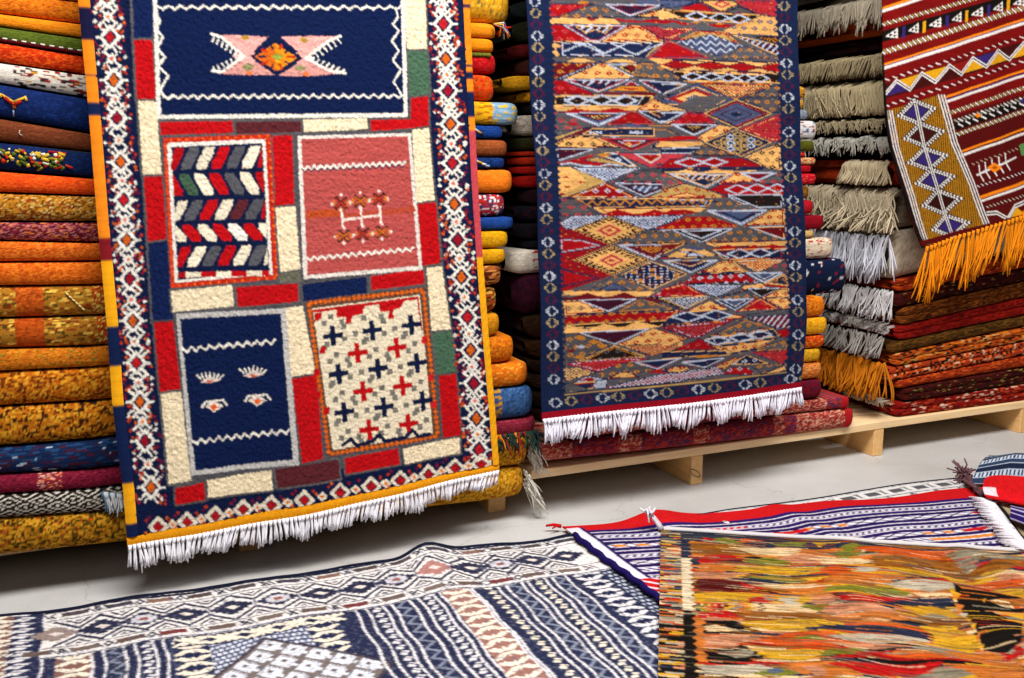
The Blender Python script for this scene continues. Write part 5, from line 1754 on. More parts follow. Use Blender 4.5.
# ------------------------------------------------------------------ pallets
def board(name, x0, x1, y0, y1, z0, z1, mat, parent, bev=.003):
    import bmesh
    bm = bmesh.new(); bmesh.ops.create_cube(bm, size=1)
    for v in bm.verts: v.co = Vector(((x0 + x1) / 2 + v.co.x * (x1 - x0), (y0 + y1) / 2 + v.co.y * (y1 - y0), (z0 + z1) / 2 + v.co.z * (z1 - z0))) - parent.location
    bmesh.ops.bevel(bm, geom=bm.edges[:], offset=bev, segments=1, affect='EDGES')
    me = bpy.data.meshes.new(name); bm.to_mesh(me); bm.free(); me.materials.append(mat)
    o = bpy.data.objects.new(name, me); COL.objects.link(o); o.parent = parent
    return o

pal = empty('wooden_pallet', (3.2, 3.5, 0), 'pale pine pallet carrying the stacks in the middle and at right', 'pallet', None)
for k, x in enumerate((2.134, 3.097, 4.02, 4.95)): board('stringer', x, x + .056, 3.089, 4.03, 0.0, .1235, M_WOODY, pal)
board('front_board', 1.42, 5.1, 3.087, 3.20, .124, .1585, M_WOODX, pal)
for k in range(6): board('deck_board', 1.42, 5.1, 3.225 + k * .135, 3.33 + k * .135, .124, .158, M_WOODX, pal)
# wire staple on the end of the first stringer
a = np.linspace(0, 2 * math.pi, 18)
c = np.stack([2.150 + .024 * np.cos(a) + .010 * np.sin(a), 3.0845 + 0 * a, .052 - .018 * np.cos(a) + .006 * np.sin(a)], 1)
m_wire, _, bw_ = nodemat('dark_wire'); bw_.inputs['Base Color'].default_value = (*hx('5a4634'), 1); bw_.inputs['Metallic'].default_value = .3
strands('wire_loop', [(c, .0016, .0016, hx('3a2c20'))], m_wire, pal, sides=5)
pal1 = empty('wooden_pallet', (0.4, 3.4, 0), 'low wooden pallet under the left stack of orange folded rugs', 'pallet', None)
for x in (-.55, .36, 1.264): board('stringer', x, x + .07, 3.13, 3.72, 0.0, .066, M_WOODY, pal1)
for k in range(4): board('deck_board', -1.0, 1.36, 3.24 + k * .13, 3.35 + k * .13, .0665, .088, M_WOODX, pal1)

# ------------------------------------------------------------------ left stack
S1Y = 2.985
def s1f(z): return S1Y + LEAN * (z - .1)
def s1z(x, y): p = on_front(np.array(float(x)), np.array(float(y)), S1Y, LEAN, .1); return float(p[0]), float(p[2])
OCH = 'b8841e'
O1 = PT('d0741c', [('b85614', .2), ('e08a24', .2)]); O2 = PT('e08a22', [('d07818', .2)])
TBL = [  # weave left, weave right, lower boundary y at x=0, x=90, x=488, right end x, label
 (PT('c8901e'), PT('c8921e', [('7a6a3a', .1), ('e0b040', .15)], bands=()), (-9, 2, 22), 516, 'yellow folded rug with grey patterned band, topmost at right end of left stack'),
 (O1, PT('dc8a1c'), (12.7, 24, 37.5), 503, 'orange folded rug with mixed tassel at right end, second in left stack'),
 (PT('e08a1e', [('d27a18', .2)]), PT('dd8818'), (26, 39, 52), 501, 'light orange folded rug lying directly on the green one, left stack'),
 (PT('5e6a26', [('4c5a20', .3)]), PT('a81418', [('c8282a', .2)]), (41.5, 56, 74), 503, 'folded rug, green with white dashes at left, red at right end, left stack'),
 (PT('c23a12', [('d8601c', .25), ('a82a10', .2)]), PT('d04a14', [('a83410', .2), ('8a7a2a', .06)]), (62, 75, 101), 501, 'orange red ribbed folded rug between the green one and the white one, left stack'),
 (PT('cfc6ba', [('8a2a2a', .20), ('3a2a30', .20), ('b8862a', .04)], cw=0.0149, ch=0.0056, bands=((-.5, -.19, PT('d2cac0')),)), PT('d8a81e', [], bands=((1.29, 1.5, PT('7d9ab0', [('c8a83a', .18), ('9ab0c0', .2)], cw=0.0186, ch=0.0062)), (1.0, 1.29, PT('d8a41a', [('a8641c', .14)], cw=0.0186, ch=0.0062)))), (83, 98, 125), 525, 'white folded rug with dark dashes, right end light blue and yellow, left stack'),
 (PT('16295a', [('1c356c', .3)]), PT('1f4488', [('18366e', .3)]), (118, 133, 139), 508, 'plain navy folded rug with a yellow and red bird motif at left, left stack'),
 (PT('6e3a22', [('7c452a', .3)]), PT('8a4a26', [('9a5830', .3)]), (142, 152, 157), 515, 'plain brown folded rug between two navy ones, left stack'),
 (PT('14264e', [('1c3464', .2)]), PT('1b3a74', [('14264e', .3)]), (171, 178, 169), 510, 'navy folded rug with a mustard flower pattern, directly under the brown one, left stack'),
 (PT('d8501a', [('e0641e', .25), ('c8441a', .2)]), PT('dc761e', [('e28628', .3)]), (193, 196, 194), 520, 'bright orange red folded rug under the navy flowered one, left stack'),
 (PT('b07a24', [('5e3a16', .14), ('ccb070', .10), ('8a3a1a', .12)], dia=(.16, ['7a4a1a', 'c09448'], .5)), PT('8a2a34', [('2c3c64', .22), ('d0c4c0', .20), ('b82a2a', .2)], cw=0.0087, ch=0.0068), (222, 222.5, 217), 512, 'ochre folded rug with cream lozenges, right end red, white and blue, left stack'),
 (PT('7a2434', [('b06a6a', .16), ('4a1a2c', .15), ('c8762a', .08)], dia=(.13, ['a8645a', '5a1c30'], .5)), PT('1f4280', [('2a5090', .25)], bands=()), (241, 243, 231), 521, 'dusky purple red folded rug with pale lozenges, blue right end, left stack'),
 (PT('c4611c', [('d87a2c', .3), ('b04a16', .2)], ch=.004), PT('d4a018', [('c08a14', .3)]), (263, 262, 249), 515, 'upper of two plain ribbed orange folded rugs, left stack'),
 (PT('c8641a', [('dc7e2a', .3), ('b44e14', .2)], ch=.004), PT('d09a18', [('bc8414', .3)]), (287, 286, 265), 512, 'lower of two plain ribbed orange folded rugs, left stack'),
 (PT('a87426', [('8a3a18', .14), ('d8b050', .14), ('5e4a1a', .12)], cw=0.0124, bands=((-.235, -.16, PT('b4561a', [('9a4414', .3), ('c86a24', .2)])), (-.03, .05, PT('b8581c', [('d8c060', .2), ('7a2a12', .2)])))), PT('9a5a2a', [('5a2414', .3), ('c88a4a', .25)], cw=0.0186), (320, 317, 287), 508, 'folded rug in ochre and brown panels with a cream zigzag, left stack'),
 (PT('a07026', [('8a3a18', .16), ('d8b050', .14), ('4e421a', .12)], cw=0.0124, bands=((-.24, -.165, PT('ac5018', [('944010', .3)])), (-.02, .05, PT('b0521a', [('d8c060', .22), ('6a2410', .2)])))), PT('8a5a24', [('2a1c14', .28), ('d0a048', .25), ('a83a1c', .15)], cw=0.0186, ch=0.0050), (350, 348, 314), 503, 'ochre and rust panelled folded rug with dark flecks, lower of two panelled ones, left stack'),
 (PT('bc6c1c', [('cc8424', .3), ('96521a', .1), ('7a7a2a', .05)], ch=.005), PT('cc8c1a', [('b0721a', .25)]), (373, 369, 338), 506, 'plain golden orange folded rug under the two panelled ones, left stack'),
 (PT('b46a14', [('5a2c10', .16), ('cc9430', .12)], dia=(.19, ['7a3c10', 'cc942a', 'a05212'], .55), ch=.006), PT('cc7416', [('b05a12', .25), ('d88a2a', .2)]), (409, 404, 366), 521, 'golden folded rug with stepped brown lozenges, upper of a pair, left stack'),
 (PT('b06c16', [('40240e', .18), ('cc9630', .12)], dia=(.21, ['5c3210', 'c48e2a', 'aa5e14'], .55), ch=.006), PT('d4741a', [('c0661a', .3), ('dc9a3a', .12)], cw=0.0124), (450, 442, 391), 535, 'golden folded rug with dark stepped bands, lying on the blue one, left stack'),
 (PT('1a2c50', [('284a70', .16), ('4a2030', .16), ('a8b4c4', .03)], cw=0.0186), PT('3a5a86', [('2c4870', .3), ('4c6c94', .2)], bands=((1.20, 1.245, PT('38507a', [('c8c8d0', .4)], cw=0.0124, ch=0.0074)), (1.245, 1.275, PT('3a5078', [('b88a2a', .45)], cw=0.0124, ch=0.0074)))), (477, 472, 424), 540, 'blue folded rug with white stitched marks, low in the left stack'),
 (PT('7a1c34', [('8e2a40', .25), ('5e1630', .2)], bands=((-.22, -.15, PT('8a2a3a', [('d0a090', .2), ('c86a2a', .12)])),)), PT('7c2434', [('8e3444', .3)]), (497, 491, 440), 543, 'dark crimson folded rug with small flowers under the blue one, left stack'),
 (PT('29231f', [], dia=(.085, ['c8c0b4', '2a2420'], 1.0), ch=.0035, cw=0.0037), PT('c08a1e', [('8a5a14', .2), ('d8a832', .2)], dia=(.12, ['98601a', 'd8b040'], .5)), (521, 515, 473), 535, 'folded rug, black and white zigzag at left, yellow fringed right end, left stack'),
 (PT('a8741a', [('40300f', .18), ('c8962e', .14), ('a04a18', .08)], dia=(.24, ['5c4612', 'bc8a26', '7a5816'], .6), ch=.006), PT('bc861a', [('98601a', .2), ('d8a838', .2)], dia=(.16, ['a0501a', 'd0a030'], .5)), (560, 550, 504), 531, 'mustard yellow folded rug at the very bottom of the left stack'),
]
prev = [(-52, -34, -18)]
S1 = []
for i, (fL, fR, bot, xe, lab) in enumerate(TBL):
    top = prev[-1]; prev.append(bot)
    xr_px = 488
    def zline(t):
        P = [s1z(0, t[0]), s1z(90, t[1]), s1z(488, t[2])]
        px = [p[0] for p in P]; pz = [p[1] for p in P]
        s0 = (pz[1] - pz[0]) / (px[1] - px[0]); s0 = max(-.25, min(.25, s0))
        return lambda x: (pz[0] + (x - px[0]) * s0 * .3 if x < px[0] else float(np.interp(x, px, pz)))
    zb, zt = zline(bot), zline(top)
    if i == len(TBL) - 1:
        z_ = zb; zb = lambda x, z_=z_: max(.0895, z_(x))
    ym = (top[2] + bot[2]) / 2
    xe_w = s1z(xe, ym)[0]
    x0 = -.52 - .05 * cell(i, 3, 2)
    xs = xgrid(x0, xe_w, [(-.42, .10), (1.05, 2.0)])
    o = folded('folded_rug', lab, 'folded rugs in the left stack', xs, zb, zt, s1f, .62 + .04 * float(cell(i, 1, 1)), 1, fL, .5, fR, endL=.03, endR=.075 if i not in (6, 8) else .05, seed=i * 3 + 2, wob=.006)
    S1.append((o, zb, zt, xe_w))
# motifs and details on single rugs
def stitch(o_i, px, w_, col, name, label, y_off=-.0035):
    """embroidered marks raised on the face of a folded rug"""
def front_pt(i, x, f):
    o, zb, zt, xe = S1[i]; z = zb(x) + (zt(x) - zb(x)) * f
    b = .38 * (zt(x) - zb(x)); s = math.sin(math.acos(max(-1, min(1, 1 - 2 * f)))) ** .62
    mid = (zb(x) + zt(x)) / 2
    yw = .006 * float(vnoise(np.array(x * 2.2 + (i * 3 + 2) * 3.7), np.array((i * 3 + 2) * .7), i * 3 + 2)) * 2
    return np.array([x, s1f(mid) + yw + b * (1 - s) - .002, z])
def yarn_line(i, pts, r, col): return (np.array([front_pt(i, x, f) for x, f in pts]), r, r, hx(col))
# dashed white line and red underside of the green rug
sp = []
for k in range(20):
    x = -.40 + k * .024; sp.append(yarn_line(3, [(x, .24 - .0 * k), (x + .012, .24)], .0026, 'd8d0c4'))
child_strands('stitched_line', sp, S1[3][0], 'row of white dashes'); sp = []
for k in range(4): sp.append(yarn_line(3, [(1.20 + k * .022, .93), (1.212 + k * .022, .93)], .003, 'd8c070'))
child_strands('stitched_line', sp, S1[3][0], 'row of pale yellow dashes')
sp = []
for k in range(30):
    x = -.42 + k * .017; sp.append(yarn_line(3, [(x, .12), (x + .018, .12)], .0055, '5a1016'))
child_strands('edge_stripe', sp, S1[3][0], 'dark red lower stripe'); sp = []
for k in range(7): sp.append(yarn_line(3, [(1.18 + k * .016, .86), (1.197 + k * .016, .86)], .008, '6a6a26'))
child_strands('edge_stripe', sp, S1[3][0], 'olive upper stripe')
# bird motif
sp = []
bx0 = s1z(13, 97)[0]
for (dx, f0, dx2, f1, r, c) in ((-.03, .68, .0, .52, .004, 'c8a03a'), (.03, .70, .0, .52, .004, 'c8a03a'), (-.022, .60, .004, .44, .006, 'a82a20'), (.02, .60, .0, .44, .006, 'a82a20'), (0, .50, .0, .34, .005, 'c8682a'), (.03, .74, .034, .62, .004, 'd8b04a'), (-.034, .7, -.03, .6, .004, 'd8b04a'), (-.002, .30, -.004, .12, .0022, 'a8b0c0')):
    sp.append(yarn_line(6, [(bx0 + dx, f0), (bx0 + (dx + dx2) / 2, (f0 + f1) / 2), (bx0 + dx2, f1)], r, c))
child_strands('bird_motif', sp, S1[6][0], 'yellow and red bird motif'); sp = []
for k in range(3): sp.append(yarn_line(6, [(1.215 + .015 * k, .75 - .2 * k), (1.235 + .01 * k, .5 - .1 * k)], .004, ['c8c8c0', 'c8922a', '2a2a2a'][k]))
child_strands('stitched_mark', sp, S1[6][0], 'white and ochre stitches')
sp = []
r_ = np.random.default_rng(6)
for k in range(64):
    x = s1z(0, 155)[0] + .17 * r_.random() ** 1.2; f = .25 + .6 * r_.random(); dx = r_.uniform(-.02, .02)
    c = ['b8922a', 'c8a43a', '8a7a2a', 'b83a20', 'd0ccc0', '5a6a2a'][int(r_.integers(6))]
    if f > .78 and x > s1z(30, 155)[0]: continue
    sp.append(yarn_line(8, [(x, f), (x + dx, min(.93, f + r_.uniform(-.16, .16)))], r_.uniform(.0035, .0065), c))
for k in range(8): sp.append(yarn_line(8, [(s1z(48, 150)[0] + k * .006, .84), (s1z(48, 150)[0] + .005 + k * .006, .84)], .004, 'a01c20'))
child_strands('flower_motif', sp, S1[8][0], 'mustard, red and white flower motif'); sp = []
for k in range(4): sp.append(yarn_line(8, [(1.215 + .014 * k, .8 - .18 * k), (1.23 + .014 * k, .6 - .12 * k)], .004, ['d0d0cc', 'c8a03a', 'd0d0cc', '8aa0c0'][k]))
child_strands('stitched_mark', sp, S1[8][0], 'white and yellow stitches')
sp = []
for k in range(6): sp.append(yarn_line(14, [(-.10 + k * .008, .78 - k * .10), (-.092 + k * .008, .70 - k * .10)], .003, 'dcc884'))
child_strands('zigzag_stitch', sp, S1[14][0], 'cream zigzag')
# brown: one small white mark
child_strands('stitched_mark', [yarn_line(7, [(s1z(20, 133)[0], .62), (s1z(19, 133)[0], .48), (s1z(21, 133)[0], .36)], .0017, 'b8a89c'), yarn_line(7, [(s1z(19, 133)[0], .45), (s1z(22, 133)[0], .40)], .0015, 'b8a89c')], S1[7][0], 'small white stitch')
# tassels and fringes that show at the ends
rg = np.random.default_rng(44)
def xend(i, f=.5):
    o, zb, zt, xe = S1[i]; x = xe - .012; return np.array([x, s1f(zb(x)) + .03, zb(x) + (zt(x) - zb(x)) * f])
sp = []
p = xend(1, .9)
for k in range(16): sp.append((np.array([p + [-.02, -.02, 0], p + rg.normal(0, .006, 3) + [.01, -.03, -.004], p + rg.normal(0, .012, 3) + [.022, -.035, -.035]]), .003, .002, hx(['d0301c', 'e0a030', 'd8d0c0', '2a5a8a', 'c86a1c'][k % 5])))
child_strands('tassel', sp, S1[1][0], 'multicoloured tassel')
sp = []
for k in range(26):
    x = 1.19 + k * .0085; q = front_pt(20, min(x, S1[20][3] - .03), .22)
    c = hx(['2c4034', '24382e', 'c87a1c', '2a3a3a', '8a2a20'][int(rg.integers(5))])
    sp += tassel(q + [0, -.012, 0], (rg.normal(0, .5), -.6, -1), .055 + .05 * rg.random() * (k > 16), 3, .2, .0032, c, rg, curl=.2)
child_strands('fringe', sp, S1[20][0], 'dark green and orange fringe')
for i, n_, L in ((21, 22, .085), (22, 20, .10)):
    o, zb, zt, xe = S1[i]; sp = []
    for k in range(n_):
        f = .12 + .8 * k / n_; q = np.array([xe - .004, s1f(zb(xe)) + .012 + .05 * rg.random(), zb(xe) + (zt(xe) - zb(xe)) * (.2 + .6 * rg.random())])
        sp += tassel(q, (.35 + .3 * rg.random(), -.25, -1), L * (.7 + .5 * rg.random()), 2, .12, .0028, hx('d2ccc0'), rg, curl=.12)
    child_strands('fringe', sp, o, 'white fringe')
sp = []
for k in range(9):
    q = front_pt(21, -.045 + k * .006, .86 - .02 * k)
    sp += tassel(q + [0, -.004, 0], (rg.normal(.1, .25), -.2, -1), .055, 3, .1, .003, hx('dcdcdc') if k % 3 else hx('6a8aa0'), rg, curl=.1)
child_strands('tassel', sp, S1[21][0], 'white tassel')

# ------------------------------------------------------------------ middle stack, behind the lozenge kilim
S2Y = 3.05
def s2f(z): return S2Y + LEAN * (z - .4)
def s2p(x, y, dy=0.): p = on_front(np.array(float(x)), np.array(float(y)), S2Y + dy, LEAN, .4); return float(p[0]), float(p[2])
T2 = [ # colour left (dark ones hold the gap's low light), colour right, lower boundary y at the right (x ~ 815), left end px, right end px, label, recess
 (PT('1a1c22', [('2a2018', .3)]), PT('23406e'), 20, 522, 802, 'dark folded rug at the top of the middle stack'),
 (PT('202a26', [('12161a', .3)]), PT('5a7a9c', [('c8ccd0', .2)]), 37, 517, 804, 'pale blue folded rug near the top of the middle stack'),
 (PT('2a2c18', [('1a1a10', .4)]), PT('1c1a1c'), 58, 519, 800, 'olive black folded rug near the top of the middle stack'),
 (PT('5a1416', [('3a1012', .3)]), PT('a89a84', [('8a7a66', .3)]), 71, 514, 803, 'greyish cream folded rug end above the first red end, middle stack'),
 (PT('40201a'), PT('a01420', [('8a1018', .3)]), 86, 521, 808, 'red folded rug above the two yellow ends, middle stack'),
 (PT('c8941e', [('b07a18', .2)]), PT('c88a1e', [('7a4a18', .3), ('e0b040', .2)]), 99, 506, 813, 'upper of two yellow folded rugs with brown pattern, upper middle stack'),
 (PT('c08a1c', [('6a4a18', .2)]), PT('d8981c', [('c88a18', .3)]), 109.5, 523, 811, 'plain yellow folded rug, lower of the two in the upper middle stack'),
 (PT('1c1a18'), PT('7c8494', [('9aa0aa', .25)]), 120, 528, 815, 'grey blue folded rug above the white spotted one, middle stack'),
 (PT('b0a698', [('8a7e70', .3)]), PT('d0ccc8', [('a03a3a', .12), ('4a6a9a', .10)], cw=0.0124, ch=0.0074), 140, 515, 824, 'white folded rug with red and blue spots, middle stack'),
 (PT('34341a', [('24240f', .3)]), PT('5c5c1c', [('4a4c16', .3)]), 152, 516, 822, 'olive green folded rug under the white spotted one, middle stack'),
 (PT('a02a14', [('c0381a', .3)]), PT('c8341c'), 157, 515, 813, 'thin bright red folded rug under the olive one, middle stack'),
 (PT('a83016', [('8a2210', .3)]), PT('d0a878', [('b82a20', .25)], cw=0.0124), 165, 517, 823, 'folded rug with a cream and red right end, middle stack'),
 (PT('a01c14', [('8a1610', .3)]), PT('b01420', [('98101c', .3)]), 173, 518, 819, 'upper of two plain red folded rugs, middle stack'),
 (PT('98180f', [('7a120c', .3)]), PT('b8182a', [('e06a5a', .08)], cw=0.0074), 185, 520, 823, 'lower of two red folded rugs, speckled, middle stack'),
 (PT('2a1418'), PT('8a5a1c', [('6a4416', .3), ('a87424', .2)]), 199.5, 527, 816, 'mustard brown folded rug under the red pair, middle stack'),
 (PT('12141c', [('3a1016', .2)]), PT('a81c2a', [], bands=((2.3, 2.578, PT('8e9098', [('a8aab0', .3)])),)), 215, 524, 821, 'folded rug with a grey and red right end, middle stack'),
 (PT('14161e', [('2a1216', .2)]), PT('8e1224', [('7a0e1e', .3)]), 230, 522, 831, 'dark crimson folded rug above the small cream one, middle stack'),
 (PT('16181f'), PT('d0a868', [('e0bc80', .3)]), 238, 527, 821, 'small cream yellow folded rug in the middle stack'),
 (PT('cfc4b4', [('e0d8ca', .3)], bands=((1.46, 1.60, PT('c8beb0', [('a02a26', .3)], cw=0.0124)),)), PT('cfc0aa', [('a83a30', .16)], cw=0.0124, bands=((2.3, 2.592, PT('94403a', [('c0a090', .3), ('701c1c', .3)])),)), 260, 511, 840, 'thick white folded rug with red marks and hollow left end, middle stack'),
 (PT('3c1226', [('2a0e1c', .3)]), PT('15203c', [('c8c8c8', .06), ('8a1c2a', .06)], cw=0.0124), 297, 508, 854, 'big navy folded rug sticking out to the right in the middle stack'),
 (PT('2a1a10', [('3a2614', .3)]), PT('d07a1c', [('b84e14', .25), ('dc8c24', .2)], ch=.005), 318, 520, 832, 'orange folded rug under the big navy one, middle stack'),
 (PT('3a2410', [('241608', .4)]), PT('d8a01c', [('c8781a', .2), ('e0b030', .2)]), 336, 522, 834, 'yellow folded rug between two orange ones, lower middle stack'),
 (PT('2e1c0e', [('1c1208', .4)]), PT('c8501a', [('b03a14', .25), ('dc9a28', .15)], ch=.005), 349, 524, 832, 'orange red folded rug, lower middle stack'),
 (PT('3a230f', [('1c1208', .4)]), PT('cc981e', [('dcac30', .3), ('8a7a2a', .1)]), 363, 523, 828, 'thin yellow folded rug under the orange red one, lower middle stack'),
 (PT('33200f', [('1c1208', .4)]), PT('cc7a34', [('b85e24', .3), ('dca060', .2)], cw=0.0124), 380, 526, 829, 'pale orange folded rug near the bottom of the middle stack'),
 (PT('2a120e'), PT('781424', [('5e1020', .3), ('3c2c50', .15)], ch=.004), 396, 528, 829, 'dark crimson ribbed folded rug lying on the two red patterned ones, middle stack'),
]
up = 160 - (160 + 20) / 1.0
prevy = -22.0
S2 = []
for i, (fL, fR, yb_, xl_, xr_, lab) in enumerate(T2):
    dyr = .06 if yb_ < 262 else (.05 if i == 19 else .02)
    def zline(y, dyr=dyr):
        a = s2p(530, 160 + (y - 160) / .871, dyr); b = s2p(815, y, dyr)
        return lambda x: float(np.interp(x, [a[0] - .4, a[0], b[0], b[0] + .4], [a[1] - (b[1] - a[1]) * .0, a[1], b[1], b[1] + (b[1] - a[1]) * .0]))
    zb, zt = zline(yb_), zline(prevy)
    if i == len(T2) - 1:
        A1 = s2p(545, 424, .03); A2 = s2p(845, 397, .03)
        zb = lambda x, a=A1, b=A2: float(np.interp(x, [a[0], b[0]], [a[1], b[1]])) + .003
    ym = (yb_ + prevy) / 2
    if i >= 19: xl_ += 13
    elif i < 9: xl_ += 3
    xL = s2p(xl_, 160 + (ym - 160) / .871, dyr)[0]; xR = s2p(xr_, ym, dyr)[0]
    prevy = yb_
    if i in (6, 5): pass
    xs = xgrid(xL, xR, [(xL, xL + .14), (2.42, 3.0)], fine=.007)
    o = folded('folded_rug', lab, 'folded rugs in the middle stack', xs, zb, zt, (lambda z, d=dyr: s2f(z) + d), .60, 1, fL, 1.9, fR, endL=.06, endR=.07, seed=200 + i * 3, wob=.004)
    S2.append((o, zb, zt, xL, xR, dyr))
# shallow roll-end discs in the gap, near-black centres painted for the hollow's dark
for i, lab in ((5, 'hollow brown roll end'), (18, 'dark hollow roll end'), (8, 'dark hollow roll end')):
    o, zb, zt, xL, xR, d = S2[i]
    n = 20; a = np.linspace(0, 2 * math.pi, n, endpoint=False); zc = (zb(xL) + zt(xL)) / 2; hh = (zt(xL) - zb(xL)) * .30; yc = s2f(zc) + d + .055
    r0 = np.stack([np.full(n, xL - .010), yc + hh * .9 * np.cos(a), zc + hh * np.sin(a)], 1); r1 = r0 * 1; r1[:, 0] += .004; r1[:, 1] = yc + hh * .45 * np.cos(a); r1[:, 2] = zc + hh * .5 * np.sin(a)
    V = np.concatenate([r0, r1]); k = np.arange(n); j = (k + 1) % n
    Q = np.stack([k, j, j + n, k + n], 1)
    T = np.array([(n, n + k_ + 1, n + k_ + 2) for k_ in range(n - 2)])
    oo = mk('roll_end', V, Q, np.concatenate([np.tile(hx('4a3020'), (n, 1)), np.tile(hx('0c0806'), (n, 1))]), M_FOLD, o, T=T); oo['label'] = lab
# the two long red rugs under everything
RD = PT('8a2a34', [('5c3c5a', .18), ('b0443a', .26), ('3c3050', .08)], cw=0.0124, ch=0.0025)
RP = PT('aa443c', [('c8806a', .18), ('d0a890', .10), ('7a2a30', .2)], cw=0.0087, ch=0.0037, dia=(.14, ['c88a70', 'a83a2c'], .35))
for (tl, tr, bl, br, xl, xr, lab, bands, sd, dy) in (
    (424, 397, 444, 409, 541, 853, 'red patterned folded rug, upper of the two long ones under the lozenge kilim', ((1.4, 1.5, RP), (1.7, 1.92, RP), (2.35, 2.8, RP)), 301, .03),
    (444, 409, 464, 430.5, 541, 857, 'red patterned folded rug lying on the pallet board, lower of the two long ones', ((1.4, 1.58, RP), (1.78, 1.88, RP), (2.12, 2.2, RP), (2.52, 2.58, RP), (2.64, 2.9, RP)), 305, .03)):
    A1 = s2p(545, tl, dy); A2 = s2p(845, tr, dy); B1 = s2p(545, bl, dy); B2 = s2p(845, br, dy)
    zt = lambda x, a=A1, b=A2: float(np.interp(x, [a[0], b[0]], [a[1], b[1]])); zb = lambda x, a=B1, b=B2: float(max(.1590, np.interp(x, [a[0], b[0]], [a[1], b[1]])))
    f = dict(RD); f['bands'] = bands
    xs = xgrid(s2p(xl, (tl + bl) / 2, dy)[0], s2p(xr, (tr + br) / 2, dy)[0], [(1.3, 3.0)], fine=.006)
    o = folded('folded_rug', lab, 'folded rugs in the middle stack', xs, zb, zt, (lambda z, d=dy: s2f(z) + d), .62, 1, f, None, None, endL=.03, endR=.05, seed=sd, wob=.005)
    xe = xs[-1]; n = 40; a = np.linspace(0, 1, n)
    # bright red selvedge at its end
    zc0, zc1 = zb(xe - .03), zt(xe - .03); sp = []
    for k in range(5):
        x = xe - .012 - .011 * k; t = np.linspace(.06, .94, 9)
        b = .38 * (zc1 - zc0); s = np.sin(np.arccos(np.clip(1 - 2 * t, -1, 1))) ** .62
        e = math.sqrt(max(0, 1 - max(0, (.05 - (xe - x)) / .05) ** 2.4)); hs = .5 + .5 * e; mid = (zc0 + zc1) / 2
        sp.append((np.stack([x + 0 * t, s2f(mid) + dy + .010 + (1 - e) * .06 + b * (1 - s) - .009, mid + (t - .5) * (zc1 - zc0) * hs], 1), .0055, .0055, hx('b0242a')))
    child_strands('selvedge', sp, o, 'bright red end')

# ------------------------------------------------------------------ right stack
S3X = 3.20
def s3y(z): return 3.085 + .05 * (z - .16)
def s3z(x, y): p = on_front(np.array(float(x)), np.array(float(y)), 3.10, .05, .16); return float(p[0]), float(p[2])
W3 = dict(red=PT('8e1a14', [('6a1210', .25), ('b02a18', .2)], cw=0.0186, ch=0.0025), redw=PT('8a1a14', [('b84a24', .16), ('c8a890', .10), ('5e1010', .2)], cw=0.0217, ch=0.0062),
          dk=PT('3c1410', [('5a1a14', .3), ('8a7a3a', .05), ('240c0a', .2)], cw=0.0186), br=PT('6e3a16', [('9a5a1e', .25), ('4a2410', .25)], cw=0.0186, ch=0.0025),
          orr=PT('b0501a', [('d07a24', .2), ('3a1a10', .2), ('c89a60', .10)], cw=0.0217, ch=0.0074), rust=PT('9a3414', [('c05a1e', .25), ('6a2010', .2)], cw=0.0186, ch=0.0037),
          olive=PT('5a3c16', [('7a5420', .3), ('40280f', .3)], cw=0.0186, ch=0.0025), stripe=PT('a8401c', [('d06a30', .2), ('2a1410', .22), ('c8a080', .12)], cw=0.0136, ch=0.0124),
          cream=PT('bfb09c', [('a8987f', .2)]), dgrey=PT('2a2622', [('1c1916', .3)]), maroon=PT('2c1012', [('3c181a', .3)]), beige=PT('7a6e5c', [('655a4a', .3)]))
# lower right stack, bottom to top: (weave, y left at x=908, y right at x=1024 of its top, folds, label)
T3 = [('redw', 400.5, 384, 2, 'red folded rug with cream marks at the bottom of the right stack'),
      ('dk', 387, 367, 2, 'dark maroon folded rug, second from the bottom of the right stack'),
      ('rust', 378, 355, 1, 'reddish brown thin folded rug above the dark maroon one, right stack'),
      ('stripe', 364, 341, 2, 'folded rug striped orange, black and cream with a thick left fold, right stack'),
      ('orr', 350.5, 327, 2, 'orange, black and cream checked folded rug above the striped one, right stack'),
      ('olive', 339, 315, 1, 'olive brown folded rug with grey fringe in the right stack'),
      ('red', 324, 297, 2, 'plain red folded rug in the middle of the right stack'),
      ('br', 306, 281, 2, 'brown and orange folded rug under the dark red one, right stack'),
      ('dk', 291, 268, 1, 'very dark red folded rug, fourth from the top of the lower right stack'),
      ('rust', 278, 252, 2, 'rust folded rug just below the orange fringe, right stack')]
pl, pr = 417.5, 402.5
S3 = []
for i, (wv, yl, yr, folds, lab) in enumerate(T3):
    def zl(a, b):
        p = s3z(908, a); q = s3z(1024, b); return lambda x: float(p[1] + (q[1] - p[1]) * np.clip((x - p[0]) / (q[0] - p[0]), -.2, 1.25))
    zb, zt = zl(pl, pr), zl(yl, yr); pl, pr = yl, yr
    if i == 0: zb_ = zb; zb = lambda x: max(.1590, zb_(x) - .004)
    x0 = S3X + [.03, .05, .02, -.03, .0, -.02, .02, .03, .0, .01][i]
    xs = xgrid(x0, 4.75, [(x0, 4.15)], fine=.007)
    o = folded('folded_rug', lab, 'folded rugs in the right stack', xs, zb, zt, s3y, .80, folds, W3[wv], None, None, endL=.035, endR=.03, seed=400 + i * 5, wob=.008)
    S3.append((o, zb, zt, x0))
